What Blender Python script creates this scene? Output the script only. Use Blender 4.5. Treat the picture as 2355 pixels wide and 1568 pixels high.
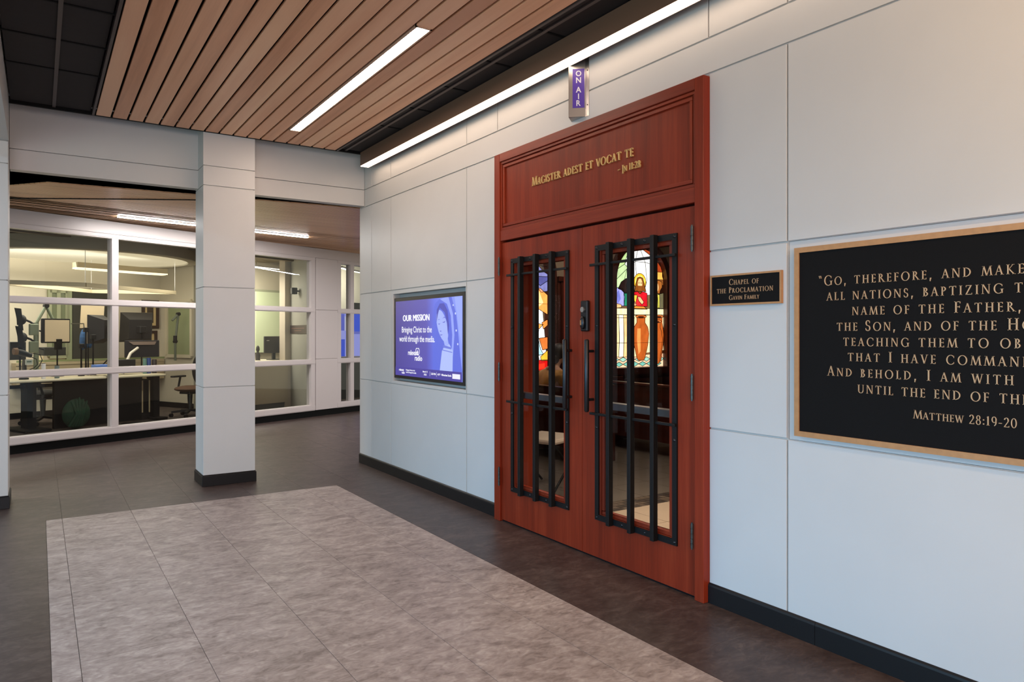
import bpy, bmesh, math, random
from mathutils import Vector, Matrix
random.seed(7)
for o in list(bpy.data.objects):
    bpy.data.objects.remove(o)
scene = bpy.context.scene
COL = scene.collection
PI = math.pi

# ------------------------------------------------------------------ camera
CAM_H = 1.4
HEAD = math.radians(33.65)          # the lens looks this far to the right of the wall direction (+Y)
CH, SH = math.cos(HEAD), math.sin(HEAD)
FPX, CX, CY = 1635.0, 1177.5, 767.5
cam_d = bpy.data.cameras.new('camera')
cam = bpy.data.objects.new('camera', cam_d); COL.objects.link(cam)
cam.location = (0, 0, CAM_H); cam.rotation_euler = (PI/2, 0, -HEAD)
cam_d.sensor_width = 36.0; cam_d.lens = FPX/2355*36.0
cam_d.shift_y = -16.5/2355
cam_d.clip_start = 0.05; cam_d.clip_end = 200
scene.camera = cam

# ------------------------------------------------------------------ world, exposure, daylight
scene.view_settings.view_transform = 'Standard'
scene.view_settings.look = 'None'
scene.view_settings.gamma = 1
scene.view_settings.use_curve_mapping = False
scene.view_settings.exposure = EXPOSURE = 0.0
w = bpy.data.worlds.new('sky'); scene.world = w; w.use_nodes = True

def area(name, loc, target, sx, sy, power, color, spread=180):
    d = bpy.data.lights.new(name, 'AREA'); d.shape = 'RECTANGLE'; d.size = sx; d.size_y = sy
    d.energy = power; d.color = color; d.spread = math.radians(spread)
    o = bpy.data.objects.new(name, d); COL.objects.link(o); o.location = loc
    v = Vector(target) - Vector(loc)
    o.rotation_euler = v.to_track_quat('-Z', 'Y').to_euler()
    return o
# power and colour of each daylight opening, row of lamps and added fill: watts for red, green, blue
LW = dict(left=(21, 60, 68), leftlow=(9, 32, 62), behind=(23, 27, 37), corr=(0, 0, 0), rows=(47, 30, 14), rowl=(49, 68, 88), corl=(135, 132, 136), lobby=(78, 62, 56))
LE = dict(wash=(5.7, 4.2, 3.1), rec=(41, 32, 25.5), corlens=(125, 121, 117), sky=(.6, .6, .5))
def lamp(key, name, loc, target, sx, sy, spread=180):
    c = LW[key]; m = max(c)
    if m > 0: area(name, loc, target, sx, sy, m, tuple(v/m for v in c), spread)
w.node_tree.nodes['Background'].inputs[0].default_value = (*LE['sky'], 1)
w.node_tree.nodes['Background'].inputs[1].default_value = 1.0
lamp('left', 'daylight_left', (-5.3, 2.2, 1.30), (0, 2.6, 1.3), 7.0, 2.0)
lamp('leftlow', 'daylight_left', (-5.3, 2.2, 1.20), (2.9, 2.6, -.9), 7.0, 1.8, 60)
lamp('behind', 'daylight_behind', (-1.6, -3.4, 1.0), (0.4, 7, .6), 5.5, 1.8, 100)
lamp('lobby', 'lobby_light', (-.6, -3.6, 2.3), (0.6, 7, 1.5), 5.0, 1.0, 140)  # warm fill added behind the camera to brighten the column front
lamp('corr', 'daylight_corridor', (-5.2, 8.8, 1.2), (2, 9.6, 1.7), 2.0, 2.0)
lamp('rows', 'ceiling_line', (1.9, -.6, 3.24), (1.9, -.6, 0), .1, 3.0)          # the rows of line lights go on behind the camera
lamp('rows', 'ceiling_line', (.2, -.8, 3.24), (.2, -.8, 0), .1, 3.0)
lamp('rowl', 'ceiling_line', (-1.6, 3.0, 3.24), (-1.6, 3.0, 0), .1, 5.0)  # cool fill added overhead on the left, no line light there
lamp('corl', 'corridor_line', (-3.15, 8.1, 2.8), (-3.15, 8.1, 0), 5.0, .1)  # fill added out of view to brighten the corridor and window frames
lamp('corl', 'corridor_line', (6.6, 9.4, 2.8), (6.6, 9.4, 0), 3.5, .1)  # second added corridor fill, out of view past the wall end

# ------------------------------------------------------------------ helpers
def lin(c):
    if isinstance(c, str):
        c = tuple(int(c[i:i+2], 16) for i in (0, 2, 4))
    return tuple((v/255/12.92 if v/255 <= .04045 else ((v/255+.055)/1.055)**2.4) for v in c)

def ray(px, py):
    r = (px-CX)/FPX
    return Vector((r*CH+SH, -r*SH+CH, (CY-py)/FPX))
def on_x(px, py, X):
    d = ray(px, py); return Vector((0, 0, CAM_H)) + d*(X/d.x)
def on_z(px, py, z=0):
    d = ray(px, py); return Vector((0, 0, CAM_H)) + d*((z-CAM_H)/d.z)
A3 = math.radians(23.35)
U3 = Vector((math.cos(A3), math.sin(A3), 0)); N3 = Vector((-math.sin(A3), math.cos(A3), 0))
K3 = N3.dot(Vector((2.8, 11.38, 0)))
def studio(px, py, n=0.0):           # (u, n, z) along / behind the glazed back wall
    d = ray(px, py); o = Vector((0, 0, CAM_H))
    p = o + d*((K3+n-N3.dot(o))/N3.dot(d))
    return Vector((U3.dot(p), n, p.z))
M3 = Matrix(((U3.x, N3.x, 0, N3.x*K3), (U3.y, N3.y, 0, N3.y*K3), (0, 0, 1, 0), (0, 0, 0, 1)))

def prop(o, label=None, cat=None, group=None, kind=None):
    if label: o['label'] = label
    if cat: o['category'] = cat
    if group: o['group'] = group
    if kind: o['kind'] = kind
    return o
def thing(name, loc, label=None, cat=None, group=None, kind=None, rz=0):
    o = bpy.data.objects.new(name, None); COL.objects.link(o)
    o.empty_display_size = .1; o.location = loc; o.rotation_euler = (0, 0, rz)
    return prop(o, label, cat, group, kind)
def wmat(o):
    m = Matrix.Translation(o.location) @ o.rotation_euler.to_matrix().to_4x4()
    return (wmat(o.parent) @ m) if o.parent else m

class MB:
    """collects verts and faces; build() links them as one mesh object"""
    def __init__(s, M=None):
        s.v = []; s.f = []; s.M = M; s.mi = []
    def add(s, vs, fs, mi=0):
        b = len(s.v)
        for p in vs:
            p = Vector(p); s.v.append(s.M @ p if s.M else p)
        s.f += [tuple(i+b for i in f) for f in fs]; s.mi += [mi]*len(fs)
        return s
    def box(s, x0, x1, y0, y1, z0, z1, mi=0):
        x0, x1 = sorted((x0, x1)); y0, y1 = sorted((y0, y1)); z0, z1 = sorted((z0, z1))
        v = [(x0,y0,z0),(x1,y0,z0),(x1,y1,z0),(x0,y1,z0),(x0,y0,z1),(x1,y0,z1),(x1,y1,z1),(x0,y1,z1)]
        return s.add(v, [(3,2,1,0),(4,5,6,7),(0,1,5,4),(1,2,6,5),(2,3,7,6),(3,0,4,7)], mi)
    def bar(s, a, b, wx, wy=None, up=(0,0,1), mi=0):
        a, b = Vector(a), Vector(b); wy = wx if wy is None else wy
        d = (b-a).normalized(); up = Vector(up)
        if abs(d.dot(up)) > .97: up = Vector((1,0,0))
        x = d.cross(up).normalized(); y = x.cross(d)
        vs = []
        for p in (a, b):
            for sx, sy in ((-1,-1),(1,-1),(1,1),(-1,1)):
                vs.append(p + x*(sx*wx/2) + y*(sy*wy/2))
        return s.add(vs, [(0,1,2,3),(7,6,5,4),(0,4,5,1),(1,5,6,2),(2,6,7,3),(3,7,4,0)], mi)
    def tube(s, pts, r, n=10, mi=0, cap=True):
        pts = [Vector(p) for p in pts]
        rs = r if isinstance(r, (list, tuple)) else [r]*len(pts)
        vs = []; prev = None
        for i, p in enumerate(pts):
            d = (pts[min(i+1, len(pts)-1)] - pts[max(i-1, 0)]).normalized()
            if prev is None:
                up = Vector((0,0,1)) if abs(d.z) < .9 else Vector((1,0,0))
                x = d.cross(up).normalized()
            else:
                x = (prev - d*prev.dot(d)).normalized()
            prev = x; y = d.cross(x)
            vs += [p + (x*math.cos(2*PI*k/n) + y*math.sin(2*PI*k/n))*rs[i] for k in range(n)]
        fs = []
        for i in range(len(pts)-1):
            for k in range(n):
                a = i*n+k; b = i*n+(k+1) % n
                fs.append((a, b, b+n, a+n))
        if cap:
            fs.append(tuple(range(n-1, -1, -1))); fs.append(tuple(range((len(pts)-1)*n, len(pts)*n)))
        return s.add(vs, fs, mi)
    def lathe(s, c, prof, n=20, mi=0):           # prof: (r, z) from bottom to top
        c = Vector(c); vs = []; fs = []
        for r, z in prof:
            vs += [c + Vector((r*math.cos(2*PI*k/n), r*math.sin(2*PI*k/n), z)) for k in range(n)]
        for i in range(len(prof)-1):
            for k in range(n):
                a = i*n+k; b = i*n+(k+1) % n; fs.append((a, b, b+n, a+n))
        fs.append(tuple(range(n-1, -1, -1))); fs.append(tuple(range((len(prof)-1)*n, len(prof)*n)))
        return s.add(vs, fs, mi)
    def prism(s, poly, nrm, d, mi=0):            # poly: 3-D points in a plane, pushed along nrm by d
        poly = [Vector(p) for p in poly]; nrm = Vector(nrm); k = len(poly)
        vs = poly + [p + nrm*d for p in poly]
        fs = [tuple(range(k-1, -1, -1)), tuple(range(k, 2*k))] + [(i, (i+1) % k, (i+1) % k+k, i+k) for i in range(k)]
        return s.add(vs, fs, mi)
    def blob(s, c, rx, ry, rz, n=14, m=9, mi=0, R=None):
        c = Vector(c); vs = []; fs = []
        for i in range(m+1):
            t = -PI/2 + PI*i/m
            for k in range(n):
                p = Vector((rx*math.cos(t)*math.cos(2*PI*k/n), ry*math.cos(t)*math.sin(2*PI*k/n), rz*math.sin(t)))
                vs.append(c + (R @ p if R else p))
        for i in range(m):
            for k in range(n):
                a = i*n+k; b = i*n+(k+1) % n; fs.append((a, b, b+n, a+n))
        return s.add(vs, fs, mi)
    def build(s, name, mats, parent=None, bevel=0, smooth=False, kind=None, label=None, segs=1, local=False):
        if not isinstance(mats, (list, tuple)): mats = [mats]
        vs = s.v
        if parent is not None and not local:
            inv = wmat(parent).inverted(); vs = [inv @ p for p in vs]
        lo = Vector([min(p[i] for p in vs) for i in range(3)]); hi = Vector([max(p[i] for p in vs) for i in range(3)])
        c = (lo+hi)/2
        me = bpy.data.meshes.new(name); me.from_pydata([p-c for p in vs], [], s.f)
        for m in mats: me.materials.append(m)
        if len(mats) > 1:
            for p, i in zip(me.polygons, s.mi): p.material_index = i
        bm = bmesh.new(); bm.from_mesh(me)
        bmesh.ops.recalc_face_normals(bm, faces=bm.faces)
        if bevel:
            bmesh.ops.remove_doubles(bm, verts=bm.verts, dist=1e-6)
            es = [e for e in bm.edges if len(e.link_faces) == 2 and e.calc_face_angle(0) > .5]
            bmesh.ops.bevel(bm, geom=es, offset=bevel, segments=segs, affect='EDGES', profile=.5, clamp_overlap=True)
        bm.to_mesh(me); bm.free()
        if smooth:
            for p in me.polygons: p.use_smooth = True
            try: me.set_sharp_from_angle(angle=math.radians(42))
            except Exception: pass
        o = bpy.data.objects.new(name, me); COL.objects.link(o); o.location = c
        if parent is not None: o.parent = parent
        if kind: o['kind'] = kind
        if label: o['label'] = label
        return o
def B(name, mat, parent, x0, x1, y0, y1, z0, z1, bevel=0, M=None, **k):
    return MB(M).box(x0, x1, y0, y1, z0, z1).build(name, mat, parent, bevel, **k)
def copy_tree(o, parent=None):
    c = o.copy(); COL.objects.link(c); c.parent = parent
    for ch in list(o.children): copy_tree(ch, c)
    return c

# ------------------------------------------------------------------ materials
def nt(name):
    m = bpy.data.materials.new(name); m.use_nodes = True
    t = m.node_tree; return m, t, t.nodes['Principled BSDF']
def plain(name, col, rough=.5, metal=0, var=.0, scale=8, bump=0, bscale=60, spec=.5, coat=0):
    m, t, b = nt(name); c = lin(col)
    b.inputs['Base Color'].default_value = (*c, 1); b.inputs['Roughness'].default_value = rough
    b.inputs['Metallic'].default_value = metal; b.inputs['Specular IOR Level'].default_value = spec
    if coat: b.inputs['Coat Weight'].default_value = coat; b.inputs['Coat Roughness'].default_value = .15
    tc = t.nodes.new('ShaderNodeTexCoord')
    if var:
        n = t.nodes.new('ShaderNodeTexNoise'); n.inputs['Scale'].default_value = scale; n.inputs['Detail'].default_value = 4
        r = t.nodes.new('ShaderNodeValToRGB'); r.color_ramp.elements[0].position = .3; r.color_ramp.elements[1].position = .7
        r.color_ramp.elements[0].color = (*[v*(1-var) for v in c], 1); r.color_ramp.elements[1].color = (*[min(1, v*(1+var)) for v in c], 1)
        t.links.new(tc.outputs['Object'], n.inputs['Vector']); t.links.new(n.outputs['Fac'], r.inputs['Fac'])
        t.links.new(r.outputs['Color'], b.inputs['Base Color'])
    if bump:
        n2 = t.nodes.new('ShaderNodeTexNoise'); n2.inputs['Scale'].default_value = bscale; n2.inputs['Detail'].default_value = 3
        bp = t.nodes.new('ShaderNodeBump'); bp.inputs['Strength'].default_value = bump; bp.inputs['Distance'].default_value = .002
        t.links.new(tc.outputs['Object'], n2.inputs['Vector']); t.links.new(n2.outputs['Fac'], bp.inputs['Height'])
        t.links.new(bp.outputs['Normal'], b.inputs['Normal'])
    return m
def emit(name, col, strength):
    m, t, b = nt(name)
    b.inputs['Base Color'].default_value = (0.02, 0.02, 0.02, 1)
    b.inputs['Emission Color'].default_value = (*lin(col), 1); b.inputs['Emission Strength'].default_value = strength
    b.inputs['Roughness'].default_value = .4
    return m
def wood(name, stops, axis, rough=.4, stretch=14, scale=9, fine=.5, world=False, rnd=0, coat=0, bump=.0, spec=.5):
    """grain running along one axis (0,1,2)"""
    m, t, b = nt(name); b.inputs['Roughness'].default_value = rough; b.inputs['Specular IOR Level'].default_value = spec
    if coat: b.inputs['Coat Weight'].default_value = coat; b.inputs['Coat Roughness'].default_value = .12
    if world:
        g = t.nodes.new('ShaderNodeNewGeometry'); src = g.outputs['Position']
    else:
        g = t.nodes.new('ShaderNodeTexCoord'); src = g.outputs['Object']
    oi = t.nodes.new('ShaderNodeObjectInfo')
    ad = t.nodes.new('ShaderNodeVectorMath'); ad.operation = 'MULTIPLY_ADD'
    cm = t.nodes.new('ShaderNodeCombineXYZ')
    for i in range(3): t.links.new(oi.outputs['Random'], cm.inputs[i])
    ad.inputs[1].default_value = (17, 23, 31); t.links.new(cm.outputs[0], ad.inputs[0]); t.links.new(src, ad.inputs[2])
    mp = t.nodes.new('ShaderNodeMapping'); sc = [1.0, 1.0, 1.0]; sc[axis] = 1/stretch; mp.inputs['Scale'].default_value = sc
    t.links.new(ad.outputs[0], mp.inputs['Vector'])
    n = t.nodes.new('ShaderNodeTexNoise'); n.inputs['Scale'].default_value = scale; n.inputs['Detail'].default_value = 6; n.inputs['Roughness'].default_value = .62; n.inputs['Distortion'].default_value = .4
    n2 = t.nodes.new('ShaderNodeTexNoise'); n2.inputs['Scale'].default_value = scale*14; n2.inputs['Detail'].default_value = 3
    t.links.new(mp.outputs[0], n.inputs['Vector']); t.links.new(mp.outputs[0], n2.inputs['Vector'])
    mx = t.nodes.new('ShaderNodeMath'); mx.operation = 'MULTIPLY_ADD'; mx.inputs[1].default_value = fine*.4
    sb = t.nodes.new('ShaderNodeMath'); sb.operation = 'MULTIPLY_ADD'; sb.inputs[1].default_value = 1; sb.inputs[2].default_value = -fine*.2
    t.links.new(n2.outputs['Fac'], mx.inputs[0]); t.links.new(n.outputs['Fac'], sb.inputs[0]); t.links.new(sb.outputs[0], mx.inputs[2])
    fac = mx.outputs[0]
    if rnd:
        ra = t.nodes.new('ShaderNodeMath'); ra.operation = 'MULTIPLY_ADD'; ra.inputs[1].default_value = rnd
        s2 = t.nodes.new('ShaderNodeMath'); s2.operation = 'ADD'; s2.inputs[1].default_value = -rnd/2
        t.links.new(oi.outputs['Random'], ra.inputs[0]); t.links.new(fac, s2.inputs[0]); t.links.new(s2.outputs[0], ra.inputs[2]); fac = ra.outputs[0]
    r = t.nodes.new('ShaderNodeValToRGB'); r.color_ramp.elements.remove(r.color_ramp.elements[1])
    for i, (p, c) in enumerate(stops):
        e = r.color_ramp.elements[0] if i == 0 else r.color_ramp.elements.new(p)
        e.position = p; e.color = (*lin(c), 1)
    t.links.new(fac, r.inputs['Fac']); t.links.new(r.outputs[0], b.inputs['Base Color'])
    if bump:
        bp = t.nodes.new('ShaderNodeBump'); bp.inputs['Strength'].default_value = bump; bp.inputs['Distance'].default_value = .001
        t.links.new(n2.outputs['Fac'], bp.inputs['Height']); t.links.new(bp.outputs[0], b.inputs['Normal'])
    return m
def stone(name, stops, rough, ang=20, rnd=.0, scale=5.0, spec=.5):
    """brushed, mottled floor tile"""
    m, t, b = nt(name); b.inputs['Roughness'].default_value = rough; b.inputs['Specular IOR Level'].default_value = spec
    g = t.nodes.new('ShaderNodeNewGeometry'); oi = t.nodes.new('ShaderNodeObjectInfo')
    cm = t.nodes.new('ShaderNodeCombineXYZ')
    for i in range(2): t.links.new(oi.outputs['Random'], cm.inputs[i])
    ad = t.nodes.new('ShaderNodeVectorMath'); ad.operation = 'MULTIPLY_ADD'; ad.inputs[1].default_value = (13, 29, 0)
    t.links.new(cm.outputs[0], ad.inputs[0]); t.links.new(g.outputs['Position'], ad.inputs[2])
    mp = t.nodes.new('ShaderNodeMapping'); mp.inputs['Rotation'].default_value = (0, 0, math.radians(ang)); mp.inputs['Scale'].default_value = (1, 1.7, 1)
    t.links.new(ad.outputs[0], mp.inputs['Vector'])
    n = t.nodes.new('ShaderNodeTexNoise'); n.inputs['Scale'].default_value = scale; n.inputs['Detail'].default_value = 7; n.inputs['Roughness'].default_value = .6; n.inputs['Distortion'].default_value = 1.2
    n2 = t.nodes.new('ShaderNodeTexNoise'); n2.inputs['Scale'].default_value = scale*3.2; n2.inputs['Detail'].default_value = 5; n2.inputs['Roughness'].default_value = .5; n2.inputs['Distortion'].default_value = 1.6
    t.links.new(mp.outputs[0], n.inputs['Vector']); t.links.new(mp.outputs[0], n2.inputs['Vector'])
    mx = t.nodes.new('ShaderNodeMix'); mx.inputs[0].default_value = .42
    t.links.new(n.outputs['Fac'], mx.inputs[2]); t.links.new(n2.outputs['Fac'], mx.inputs[3])
    r = t.nodes.new('ShaderNodeValToRGB'); r.color_ramp.elements.remove(r.color_ramp.elements[1])
    for i, (p, c) in enumerate(stops):
        e = r.color_ramp.elements[0] if i == 0 else r.color_ramp.elements.new(p)
        e.position = p; e.color = (*lin(c), 1)
    t.links.new(mx.outputs[0], r.inputs['Fac']); t.links.new(r.outputs[0], b.inputs['Base Color'])
    bp = t.nodes.new('ShaderNodeBump'); bp.inputs['Strength'].default_value = .12; bp.inputs['Distance'].default_value = .002
    t.links.new(n2.outputs['Fac'], bp.inputs['Height']); t.links.new(bp.outputs[0], b.inputs['Normal'])
    return m
def glass(name, tint=(235, 242, 238), refl=1.0):
    m = bpy.data.materials.new(name); m.use_nodes = True; t = m.node_tree; t.nodes.clear()
    o = t.nodes.new('ShaderNodeOutputMaterial'); mx = t.nodes.new('ShaderNodeMixShader'); tr = t.nodes.new('ShaderNodeBsdfTransparent'); gl = t.nodes.new('ShaderNodeBsdfGlossy')
    fr = t.nodes.new('ShaderNodeFresnel'); fr.inputs['IOR'].default_value = 1.5
    mu = t.nodes.new('ShaderNodeMath'); mu.operation = 'MULTIPLY'; mu.inputs[1].default_value = refl; mu.use_clamp = True
    tr.inputs[0].default_value = (*lin(tint), 1); gl.inputs['Roughness'].default_value = 0.0
    ge = t.nodes.new('ShaderNodeNewGeometry'); fb = t.nodes.new('ShaderNodeMath'); fb.operation = 'SUBTRACT'; fb.inputs[0].default_value = 1.0
    m2 = t.nodes.new('ShaderNodeMath'); m2.operation = 'MULTIPLY'                     # one clean reflection, from the outer face of the pane
    t.links.new(ge.outputs['Backfacing'], fb.inputs[1]); t.links.new(mu.outputs[0], m2.inputs[0]); t.links.new(fb.outputs[0], m2.inputs[1])
    t.links.new(fr.outputs[0], mu.inputs[0]); t.links.new(m2.outputs[0], mx.inputs[0])
    t.links.new(tr.outputs[0], mx.inputs[1]); t.links.new(gl.outputs[0], mx.inputs[2]); t.links.new(mx.outputs[0], o.inputs[0])
    return m

PANEL = plain('wall_panel_paint', (205, 203, 199), .42, var=.015, scale=3, bump=.04, bscale=180)
REVEAL = plain('reveal_paint', (190, 187, 182), .55)
BASE = plain('black_rubber_base', (22, 20, 20), .45, spec=.3)
FRAMEW = plain('white_window_frame', (206, 196, 194), .4)
BLACK = plain('flat_black', (7, 7, 7), .7, spec=.2)
DTILE = plain('black_ceiling_tile', (34, 29, 28), .8, var=.1, scale=20, bump=.1, bscale=200)
DTEE = plain('dark_tee', (78, 68, 64), .5)
SLAT = wood('ceiling_slat_wood', [(.2, (208, 148, 110)), (.5, (238, 180, 138)), (.8, (250, 200, 158))], 1, .42, 22, 6, .25, rnd=.45)
CSLAT = wood('corridor_slat_wood', [(.2, (214, 160, 116)), (.5, (236, 184, 138)), (.8, (246, 200, 154))], 0, .3, 22, 6, .25)
CHERRY = wood('cherry_wood', [(.15, (92, 29, 14)), (.5, (130, 43, 21)), (.85, (158, 62, 33))], 2, .42, 26, 9, .8, coat=.03, bump=.06, spec=.22)
CHERRYH = wood('cherry_wood_head', [(.15, (92, 29, 14)), (.5, (130, 43, 21)), (.85, (158, 62, 33))], 1, .40, 26, 9, .8, coat=.05, bump=.06, spec=.3)
DARKWOOD = wood('dark_chapel_wood', [(.15, (48, 20, 13)), (.5, (72, 30, 20)), (.85, (92, 40, 26))], 2, .35, 20, 7, .5, coat=.2)
DARKWOODH = wood('dark_pew_wood', [(.15, (48, 20, 13)), (.5, (70, 29, 19)), (.85, (92, 40, 26))], 1, .3, 20, 7, .5, coat=.3)
LTILE = stone('light_floor_tile', [(.35, (116, 103, 97)), (.45, (143, 129, 122)), (.54, (160, 146, 139)), (.65, (180, 168, 160))], .45, ang=35, spec=.35)
KTILE = stone('dark_floor_tile', [(.34, (54, 43, 40)), (.5, (70, 58, 54)), (.66, (90, 77, 72))], .36, ang=35, spec=.2)
GROUT = plain('floor_joint', (70, 61, 57), .8)
IRON = plain('black_iron', (13, 12, 12), .5, spec=.3, bump=.1, bscale=120)
STEEL = plain('aged_steel', (78, 76, 72), .38, metal=.8, var=.25, scale=60)
GUNMETAL = plain('gunmetal', (58, 58, 60), .32, metal=.85)
BRONZE = plain('bronze', (190, 138, 90), .5, metal=.3, var=.08, scale=40)
BRONZEL = plain('bronze_letter', (205, 165, 124), .45, metal=.35)
GOLD = plain('gilt', (238, 206, 138), .35, metal=.4)
PLAQ = plain('black_plaque', (17, 15, 14), .7, bump=.25, bscale=400, spec=.15)
ALU = plain('brushed_aluminium', (182, 180, 176), .3, metal=.9)
GLASS = glass('clear_glass', (252, 254, 252), 1.6)
DGLASS = glass('door_glass', (252, 252, 252), .5)
def lens(name, c):
    m, t, b = nt(name); k = max(max(c), 1e-6)
    b.inputs['Base Color'].default_value = (.02, .02, .02, 1); b.inputs['Emission Color'].default_value = (*[v/k for v in c], 1); b.inputs['Emission Strength'].default_value = k
    return m
LENS = lens('led_lens', LE['rec']); LENSC = lens('corridor_lens', LE['corlens']); LENSW = lens('wall_wash_lens', LE['wash'])
CREAM = plain('cream_paint', (196, 186, 166), .7)
GREENW = plain('pale_green_paint', (160, 160, 130), .7)
CARPET = plain('patterned_carpet', (78, 66, 60), .95, var=.5, scale=9)
CHAR = plain('charcoal_plastic', (18, 18, 19), .5, spec=.3)
# ------------------------------------------------------------------ THE SHELL
WX = 2.915                                                  # face of the panelled right wall
INX0, INX1, INY1 = 0.044, 2.295, 6.375                      # light inset in the floor
floor = thing('floor', (0, 0, 0), kind='structure')
MB().box(-6, 2.99, -4.2, 14.2, -.25, -.006).box(2.99, 9.5, 7.36, 14.2, -.25, -.006).build('sub_floor', GROUT, floor)
def tiles(mat, xs, ys, z0=-.006, z1=0, gx=.0011, gy=.0004):
    for i in range(len(xs)-1):
        for j in range(len(ys)-1):
            if xs[i+1]-xs[i] < .02 or ys[j+1]-ys[j] < .02: continue
            B('floor_tile', mat, floor, xs[i]+gx, xs[i+1]-gx, ys[j]+gy, ys[j+1]-gy, z0, z1)
lx = [INX0, .147, .607, 1.067, 1.54, 2.0, INX1]
for i in range(6):
    off = [0, .46, .15, .62, .30, .75][i]
    ys = [-.6] + [y for y in [-.6+off+.92*k for k in range(-1, 9)] if -.55 < y < INY1-.05] + [INY1]
    tiles(LTILE, lx[i:i+2], ys)
dx = [INX0-.46*k for k in range(6, -1, -1)]
tiles(KTILE, dx, [-.6+.92*k for k in range(8)]+[INY1], gx=.0007)         # left border
tiles(KTILE, [INX1, WX+.05], [-.6+.92*k for k in range(8)]+[INY1], gx=.0007)
bx = [INX0-.46*k for k in range(6, 0, -1)] + [.147, .607, 1.067, 1.54, 2.0, 2.46, 2.97]
tiles(KTILE, bx, [INY1, 7.3, 8.2, 9.1, 10.0, 10.9, 11.8], gx=.0007)
tiles(KTILE, [2.97, 3.43, 3.89, 4.35, 4.81, 5.27, 5.73], [7.37, 8.2, 9.1, 10.0, 10.9, 11.8, 12.7], gx=.0007)
tiles(KTILE, [1.067, 1.54, 2.0, 2.46, 2.97], [11.8, 12.7], gx=.0007)

# ---- right wall: backing + separate panels with open joints
wr = thing('wall_right', (WX, 3, 0), kind='structure')
bk = MB()
bk.box(WX+.010, 3.16, 2.055, 2.535, 0, 3.45).box(WX+.010, 3.16, -3.4, -.40, 0, 3.45).box(WX+.026, 3.16, -.40, 2.055, 0, 3.45).box(WX+.010, WX+.026, -.40, 2.055, 0, .906).box(WX+.010, WX+.026, -.40, 2.055, 1.832, 3.45).box(WX+.010, 3.16, 4.54, 5.06, 0, 3.45).box(WX+.010, 3.16, 2.535, 4.54, 2.748, 3.45)
bk.box(WX+.075, 3.16, 5.06, 6.50, 0, 3.45).box(WX+.010, WX+.075, 5.06, 6.5, 0, .94).box(WX+.010, WX+.075, 5.06, 6.5, 1.79, 3.45)
bk.box(WX+.010, 3.16, 6.50, 7.36, 0, 3.45)
bk.build('wall_backing', REVEAL, wr)
def panel(y0, y1, z0, z1, x=WX, g=.0045):
    return B('panel', PANEL, wr, x, x+.0098, y0+g, y1-g, z0+g, z1-g, bevel=.0012)
Z = [.0, .908, 1.830, 2.760, 2.946, 3.40]
cols_lo = [(6.552, 7.046), (5.05, 6.552), (4.556, 5.05), (2.055, 2.522), (-.40, 2.055), (-3.0, -.40)]
for k in range(3):
    B('panel', PANEL, wr, WX, WX+.0098, 7.05, 7.36, Z[k]+.0045, Z[k+1]-.0045, bevel=.0012)
    for (a, b) in cols_lo:
        if k == 1 and a == 5.05:
            g = .0045
            m = MB(); m.box(WX, WX+.0098, 6.50, 6.552-g, Z[1]+g, Z[2]-g).box(WX, WX+.0098, 5.05+g, 5.062, Z[1]+g, Z[2]-g)
            m.box(WX, WX+.0098, 5.062, 6.50, 1.792, Z[2]-g).box(WX, WX+.0098, 5.062, 6.50, Z[1]+g, .938)
            m.build('panel', PANEL, wr); continue
        if k == 1 and a == -.40:
            B('panel', PANEL, wr, WX+.016, WX+.0255, a+.001, b-.001, Z[1]-.001, Z[2]+.001); continue
        panel(a, b, Z[k], Z[k+1])
panel(-3.0, 7.245, Z[3], Z[4])
for a, b in [(-3, .5), (.5, 2.055), (2.055, 2.526), (2.526, 4.58), (4.58, 5.05), (5.05, 6.56), (6.56, 7.046)]:
    panel(a, b, Z[4], Z[5])
B('panel', PANEL, wr, WX, WX+.0098, 7.05, 7.245, Z[4]+.0045, Z[5], bevel=.0012)
# end face of the wall where it stops at the corridor
B('end_panel', PANEL, wr, WX, 3.16, 7.36, 7.372, 0, 2.77)
bbr = thing('baseboard_right', (WX, 3, 0), kind='structure')
def baseprof(y0, y1):
    m = MB(); pr = [(0, 0), (-.012, 0), (-.012, .088), (-.009, .097), (-.003, .104), (0, .104)]
    m.prism([(WX+x, y0, z) for x, z in pr], (0, 1, 0), y1-y0); return m
for a, b in [(-3, 1.905), (1.907, 2.518), (4.56, 7.372)]:
    baseprof(a, b).build('base_strip', BASE, bbr)

# ---- beam over the openings, columns
tr = thing('trim_1', (1.3, 7.3, 2.78), kind='structure')
MB().box(-.20, WX+.02, 7.262, 7.36, 2.775, 3.45).build('beam_core', PANEL, tr)
for x0, x1 in [(-.203, 1.255), (1.705, WX-.002)]:
    B('panel', PANEL, tr, x0, x1, 7.24, 7.262, 2.772, 2.941, bevel=.0012)
    B('panel', PANEL, tr, x0, x1, 7.24, 7.262, 2.9475, 3.40, bevel=.0012)
def column(x0, x1, label):
    c = thing('column', ((x0+x1)/2, 7.17, 0), label, 'column')
    y0, y1 = 6.985, 7.36
    B('core', REVEAL, c, x0+.012, x1-.012, y0+.012, y1-.012, 0, 3.40)
    zz = [.10, .908, 1.830, 2.766, 2.946, 3.40]
    for k in range(5):
        g = .003
        B('panel', PANEL, c, x0, x1, y0, y1, zz[k]+g, zz[k+1]-g, bevel=.0015)
    m = MB(); e = .011
    m.box(x0-e, x1+e, y0-e, y1+e, 0, .094).box(x0-e*.5, x1+e*.5, y0-e*.5, y1+e*.5, .094, .103)
    m.build('column_base', BASE, c, bevel=.002)
    return c
column(1.2535, 1.713, 'white panelled square column standing alone in the middle of the opening')
column(-.66, -.205, 'white panelled column cut off by the edge of the photograph beside the studio glazing')
hl = thing('trim_2', (-.4, 3, 2.95), kind='structure')
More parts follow.
